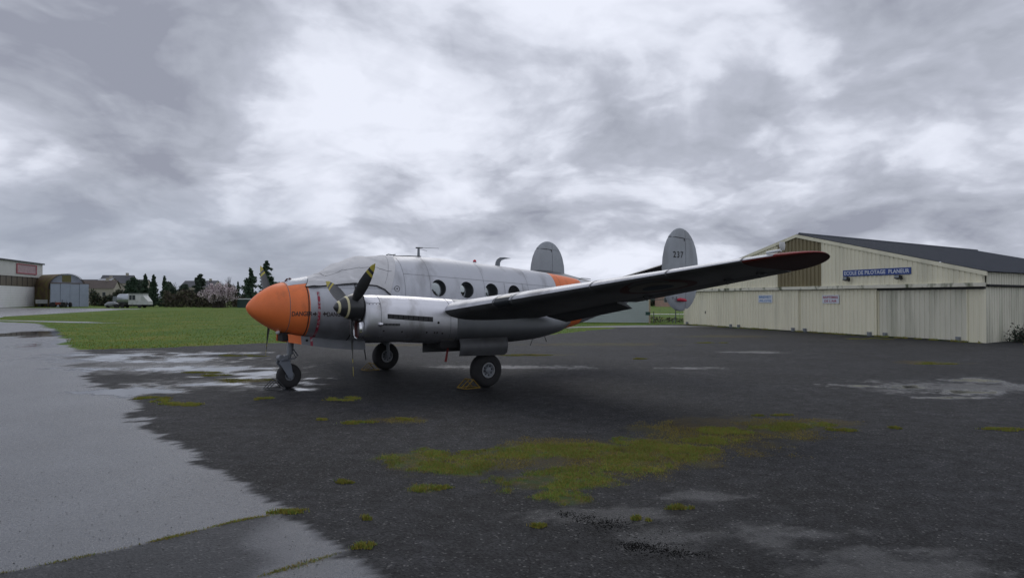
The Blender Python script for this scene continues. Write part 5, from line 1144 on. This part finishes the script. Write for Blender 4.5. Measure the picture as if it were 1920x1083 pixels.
obj('bonnet', [(3.0, -1.0, 0.75), (4.3, -0.9, 0.75), (4.3, 0.9, 0.75), (3.0, 1.0, 0.75), (3.0, -1.0, 2.9), (4.2, -0.9, 1.55), (4.2, 0.9, 1.55), (3.0, 1.0, 2.9)], [(0, 3, 2, 1), (4, 5, 6, 7), (0, 1, 5, 4), (1, 2, 6, 5), (2, 3, 7, 6), (3, 0, 4, 7)], TW, TK)
MB().box((-0.6, -1.2, 3.25), (3.05, 1.2, 3.38)).build('cab_roof', M('truck_roof', (0.24, 0.25, 0.25), 0.6), TK)
for x0, x1 in ((-0.25, 0.35), (0.5, 1.2)): MB().box((x0, -1.14, 1.85), (x1, -1.10, 2.95)).build('window', M('truck_glass', (0.03, 0.035, 0.04), 0.15), TK)
MB().box((1.4, -1.14, 1.6), (2.7, -1.11, 2.9)).build('side_panel', M('truck_panel', (0.58, 0.58, 0.57), 0.5), TK)
MB().box((-4.6, -0.8, 0.6), (4.2, 0.8, 0.8)).build('chassis', DARK, TK); MB().box((-4.5, -0.9, 1.4), (-3.6, 0.9, 2.7)).build('rear_cabinet', GREYM, TK)
for sx in (-3.2, -2.1, 2.2):
    for sy in (-0.95, 0.95): MB().tube([(sx, sy - 0.13, 0.48), (sx, sy + 0.13, 0.48)], 0.48, 14).build('wheel', RUB, TK)
# pale upturned car body beside it
x, y = far_pos(211, 168); CB = empty('car_wreck', (x, y, 0), 0.2, 'small pale car shell left of the tanker truck', 'car'); MB().tube([(-1.6, 0, 0.5), (-0.9, 0, 0.75), (0.3, 0, 0.8), (1.4, 0, 0.55)], [0.35, 0.65, 0.7, 0.35], 10).build('body_shell', M('wreck_grey', (0.25, 0.27, 0.28), 0.4), CB, True)
for sx in (-0.9, 0.8): MB().tube([(sx, -0.7, 0.3), (sx, 0.7, 0.3)], 0.3, 12).build('wheel', RUB, CB)
# farm houses
def house(px_, D, wd, dp, eave, ridge, rz, wall, roof, label, wins, zb=0.0):
    x, y = far_pos(px_, D); o = empty('house', (x, y, zb), rz, label, 'house', 'houses behind the airfield')
    a, b = wd / 2, dp / 2
    obj('wall', [(-a, -b, -3), (a, -b, -3), (a, b, -3), (-a, b, -3), (-a, -b, eave), (a, -b, eave), (a, b, eave), (-a, b, eave), (-a, 0, ridge - 0.1), (a, 0, ridge - 0.1)], [(0, 1, 5, 4), (2, 3, 7, 6), (1, 2, 6, 9, 5), (3, 0, 4, 8, 7)], wall, o)
    rf = obj('roof', [(-a - .3, -b - .3, eave - .1), (a + .3, -b - .3, eave - .1), (a + .3, 0, ridge), (-a - .3, 0, ridge), (-a - .3, b + .3, eave - .1), (a + .3, b + .3, eave - .1)], [(0, 1, 2, 3), (3, 2, 5, 4)], roof, o)
    MB().box((a * 0.5, -0.4, ridge - 0.6), (a * 0.5 + 0.9, 0.4, ridge + 0.9)).build('chimney', wall, rf)
    for wx, wz, ww, wh in wins: 
        wn = MB().box((wx - ww / 2 - .08, -b - 0.06, wz - .08), (wx + ww / 2 + .08, -b - 0.01, wz + wh + .08)).build('window', M('window_frame', (0.5, 0.5, 0.48), 0.6), o); MB().box((wx - ww / 2, -b - 0.09, wz), (wx + ww / 2, -b - 0.062, wz + wh)).build('pane', M('far_pane', (0.04, 0.045, 0.05), 0.2), wn)
HCR = M('house_cream', (0.36, 0.33, 0.28), 0.8, var=0.08); HBR = M('roof_brown', (0.085, 0.068, 0.06), 0.8, var=0.15, vscale=0.6); HSL = M('roof_slate', (0.055, 0.058, 0.070), 0.6, var=0.15, vscale=0.6); HLT = M('roof_pale_sheet', (0.36, 0.37, 0.40), 0.5, var=0.1)
house(178, 250, 14, 8, 3.6, 6.4, R(14), HCR, HBR, 'cream house with brown roof behind the barrel-roofed shed', [(-4, 0.8, 1, 1.4), (0, 0.8, 1, 1.4), (4, 0.8, 1, 1.4)], 2.2)
house(200, 262, 12, 9, 3.4, 7.4, R(-38), HCR, HLT, 'house with pale sheet roof next to the brown-roofed house', [(-3, 0.8, 1, 1.4), (3, 0.8, 1, 1.4)], 2.2)
house(222, 280, 11, 9, 6.0, 9.2, R(10), HCR, HSL, 'tall cream house with slate roof beside the dark conifers', [(-3.2, 0.6, 1, 1.5), (0, 0.6, 1, 1.5), (3.2, 0.6, 1, 1.5), (-3.2, 3.6, 1, 1.5), (0, 3.6, 1, 1.5), (3.2, 3.6, 1, 1.5)], 2.2)
house(192, 320, 40, 10, 6.5, 9.6, R(4), HCR, HSL, 'long slate-roofed farmhouse on the skyline at left', [(-12, 3, 1, 1.5), (-6, 3, 1, 1.5), (0, 3, 1, 1.5), (6, 3, 1, 1.5)], 1.2)
house(378, 330, 16, 9, 5.0, 8.0, R(-8), HCR, HSL, 'pale house half hidden behind the round evergreen', [(-4, 2, 1.2, 1.5), (0, 2, 1.2, 1.5), (4, 2, 1.2, 1.5)], 2.5)
# trees, left to right
roundtree(246, 195, 8.2, 2.3, 'broad dark evergreen left of the two conifers behind the tanker truck', FIR, 7000, 0.24, 0.05)
conifer(272, 190, 8.6, 2.0, 'dark conifer behind the tanker truck cab, left one of two', n=6000)
conifer(288, 188, 8.4, 2.1, 'dark conifer behind the tanker truck cab, right one of two', n=6000)
conifer(308, 186, 8.0, 1.9, 'slim pointed dark conifer right of the tanker truck', n=4500, taper=1.1)
roundtree(262, 205, 7.4, 2.6, 'dark evergreen filling the gap behind the tanker truck', EVG, 6000, 0.26, 0.05)
roundtree(342, 200, 6.4, 3.0, 'broad low evergreen below the grey bare tree', EVG, 6000, 0.26, 0.05)
roundtree(318, 196, 6.6, 2.4, 'rounded evergreen right of the slim pointed conifer', EVG, 5000, 0.26, 0.05)
baretree(331, 215, 9.0, 0.42, 'grey bare tree with rounded crown left of the round evergreen')
conifer(374, 180, 8.3, 2.7, 'dense broad dark evergreen left of the blossoming shrub', mats=EVG, n=9000, droop=0.3, taper=0.6, sz=0.26, name='evergreen_tree')
for px_, h_, lb in ((397, 8.0, 'leftmost thin bare poplar above the blossoming shrub'), (406, 7.6, 'second thin bare poplar above the blossoming shrub'), (417, 8.2, 'third thin bare poplar above the blossoming shrub'), (428, 9.2, 'tallest thin bare poplar above the blossoming shrub'), (437, 8.3, 'thin bare poplar right of the tallest poplar')):
    baretree(px_, 240, h_ * 1.15, 0.16, lb, 'bare_poplar', 'bare poplars behind the shrub', None, 4)
conifer(446, 230, 7.6, 1.2, 'small pointed dark conifer right of the poplars', n=2200, taper=1.0)
x, y = far_pos(411, 168); BS = empty('blossoming_shrub', (x, y, 0), 0, 'wide shrub covered in pale pinkish blossom beyond the meadow', 'shrub')
m_ = MB(); P = []
for _ in range(85):
    a = random.uniform(0, 6.28); rr = random.uniform(0.3, 1.0); ex, ey, ez = math.cos(a) * 5.0 * rr, math.sin(a) * 3.0 * rr, 5.8 * math.sqrt(max(0.05, 1 - 0.75 * rr * rr)) * random.uniform(0.7, 1.05)
    p0 = Vector((random.gauss(0, .8), random.gauss(0, .5), 0)); e_ = Vector((ex, ey, ez)); mid = p0.lerp(e_, 0.55) + Vector((0, 0, 0.7)); m_.tube([p0, mid, e_], [0.06, 0.035, 0.012], 4)
    for k in range(130):
        q = random.uniform(0.35, 1.05); b_ = p0.lerp(mid, q / 0.55) if q < 0.55 else mid.lerp(e_, (q - 0.55) / 0.45); P.append((b_.x + random.gauss(0, .22), b_.y + random.gauss(0, .22), max(0.15, b_.z + random.gauss(0, .22))))
m_.build('stems', BARK, BS); leafcloud('crown', P, 0.16, [BLOS[0], BLOS[0], BLOS[1], BLOS[2]], BS)
conifer(470, 172, 9.4, 3.1, 'open layered dark cedar left of the tall fir', n=4200, droop=0.12, layers=9, sz=0.26, taper=0.8, name='cedar_tree')
conifer(500, 178, 11.6, 2.8, 'tallest dark fir standing behind the aircraft nose', n=7500, droop=0.45, layers=19, sz=0.26, taper=0.62, name='fir_tree')
roundtree(520, 190, 6.5, 3.2, 'low dark evergreen hidden behind the aircraft nose', EVG, 4000, 0.3)
# hedges and the low green shed
hedge(-121.5, -108, 205, 4.4, 2.5, 7000, [BRN[2], EVG[0], BRN[1]], 'dark hedge right of the blue-grey shed', 0.28)
hedge(-87, -69, 178, 4.8, 3, 9000, [BRN[0], BRN[2], BRN[1]], 'brown winter thicket right of the tanker truck', 0.24)
hedge(-72, -56, 184, 4.6, 3, 7000, BRN, 'brown winter thicket behind the blossoming shrub', 0.24)
hedge(-62, -44, 196, 5.2, 3, 9000, [EVG[0], BRN[2], EVG[1]], 'dark hedge below the cedar and the fir', 0.28)
hedge(-44, 8, 215, 5.0, 4, 6500, [EVG[0], BRN[2], BRN[1]], 'long dark hedge behind the aircraft', 0.5)
hedge(8, 60, 200, 4.4, 4, 6000, [EVG[0], BRN[2], EVG[1]], 'dark hedge seen between the garage and the hangar', 0.5)
x, y = far_pos(463, 170); GS = empty('green_shed', (x, y, 0), 0, 'low dark green shed with pale roof near the aircraft nose', 'shed'); MB().box((-1.9, -1, 0), (1.9, 1, 1.95)).build('wall', M('shed_green', (0.02, 0.05, 0.045), 0.6), GS); MB().box((-2.0, -1.1, 1.95), (2.0, 1.1, 2.2)).build('roof', M('shed_roof_white', (0.6, 0.62, 0.64), 0.5), GS)
far = MB()
# ================================================================== between tail and hangar
GA = empty('garage', (11.99, 62.5, 0), 0, 'pale grey weatherboarded garage behind the wing', 'garage')
g0, g1 = Vector((0, 0, 0)), Vector((-11, 2.2, 0)); gd = (g1 - g0).normalized(); gn = Vector((gd.y, -gd.x, 0)); gn = gn if gn.y < 0 else -gn
GM = M('weatherboard', (0.40, 0.45, 0.44), 0.6, var=0.06, vscale=0.7); GLN = (g1 - g0).length * 0.75
for k in range(14):
    z0_ = 0.02 + k * 0.19; a_, b_ = g0, gd * GLN
    v = [(a_ + gn * 0.035), (b_ + gn * 0.035), (b_ + gn * 0.005), (a_ + gn * 0.005), a_ - gn * 0.03, b_ - gn * 0.03]
    obj('board', [(v[0].x, v[0].y, z0_), (v[1].x, v[1].y, z0_), (v[2].x, v[2].y, z0_ + 0.188), (v[3].x, v[3].y, z0_ + 0.188), (v[4].x, v[4].y, z0_), (v[5].x, v[5].y, z0_), (v[5].x, v[5].y, z0_ + 0.188), (v[4].x, v[4].y, z0_ + 0.188)], [(0, 1, 2, 3), (3, 2, 6, 7), (4, 5, 1, 0), (0, 3, 7, 4), (1, 5, 6, 2), (4, 7, 6, 5)], GM, GA)
gb = -gn * 5.5
MB().prism([(q.x, q.y) for q in (gb, gb + gd * GLN, gd * GLN - gn * 0.05, -gn * 0.05)], 0, 2.66).build('wall', GM, GA); MB().prism([(q.x, q.y) for q in (gb - gd * 0.2, gb + gd * (GLN + .2), gd * (GLN + .2) + gn * 0.2, gn * 0.2 - gd * 0.2)], 2.68, 2.80).build('roof', ROOFM, GA)
PO = empty('fence_post', (11.72, 60.6, 0), 0, 'pale timber post with green box at the garage corner', 'post'); MB().box((-0.06, -0.06, -0.1), (0.06, 0.06, 2.1)).build('timber', M('timber', (0.38, 0.31, 0.22), 0.8, var=0.15, vscale=4), PO); MB().box((-0.36, -0.12, 0.72), (0.02, -0.07, 1.0)).build('green_box', M('box_green', (0.015, 0.06, 0.05), 0.5), PO)
GT = empty('gate_frame', (11.9, 61.5, 0), 0, 'tall grey steel gate frame between garage and hangar', 'gate'); SG = M('gate_steel', (0.09, 0.11, 0.11), 0.5)
MB().tube([(-0.1, 0, 2.05), (2.7, 0, 2.05)], 0.035, 6).build('top_rail', SG, GT); MB().tube([(2.25, 0, -0.05), (2.25, 0, 2.2)], 0.045, 8).build('upright', SG, GT); MB().tube([(2.25, 0, 0.6), (1.9, -0.2, 0.02)], 0.03, 6).build('stay', SG, GT); MB().tube([(0.35, 0, 0), (0.35, 0, 1.0)], 0.04, 6).build('short_post', SG, GT)
for wx in (0.9, 1.75, 2.6): MB().tube([(wx, 0, 0.0), (wx, 0, 2.05)], 0.008, 4).build('wire', SG, GT)
house(1243, 194, 3.0, 5, 2.6, 3.3, R(5), M('house_pink', (0.42, 0.27, 0.22), 0.8), HBR, 'pinkish house far behind the gate frame', [(0, 0.9, 0.8, 1.2)], 0.3)
sheet('far_road', [(14, 96), (40, 96), (40, 99), (14, 99)], 0.01, CONC, 'pale strip of road beyond the gate')
hedge(12.4, 17.5, 64.5, 0.5, 1.0, 420, [BRN[0], BRN[2], BRN[1]], 'low row of dead brown weeds behind the gate frame', 0.09)
# right edge: dark bramble against the side wall and a yellow kerb block
P0 = HR + hb * 1.9 + sn * 0.5
DB = empty('bramble_bush', (P0.x, P0.y, 0), 0, 'dark bramble bush against the hangar side wall', 'bush')
leafcloud('foliage', [(random.gauss(0.45, .26), random.gauss(0, .2), abs(random.gauss(0.25, .2))) for _ in range(700)], 0.07, [EVG[0], BRN[2]], DB)
m_ = MB()
for _ in range(12): m_.tube([(random.gauss(.3, .2), 0, 0), (random.gauss(.3, .5), random.gauss(0, .2), random.uniform(.5, 1.1))], [0.012, 0.004], 4)
tag(m_.build('stems', BARK, DB), kind='stuff')
P1 = Vector((24.0, 32.9, 0)); YB = empty('yellow_block', (P1.x, P1.y, 0), R(30), 'bright yellow marker block beside the bramble bush', 'block'); MB().add([(-0.25, -0.2, 0), (0.9, -0.2, 0), (0.9, 0.2, 0), (-0.25, 0.2, 0), (-0.18, -0.13, 0.24), (0.83, -0.13, 0.24), (0.83, 0.13, 0.24), (-0.18, 0.13, 0.24)], [(0, 3, 2, 1), (4, 5, 6, 7), (0, 1, 5, 4), (1, 2, 6, 5), (2, 3, 7, 6), (3, 0, 4, 7)]).build('body', M('marker_yellow', (0.55, 0.48, 0.03), 0.5), YB)
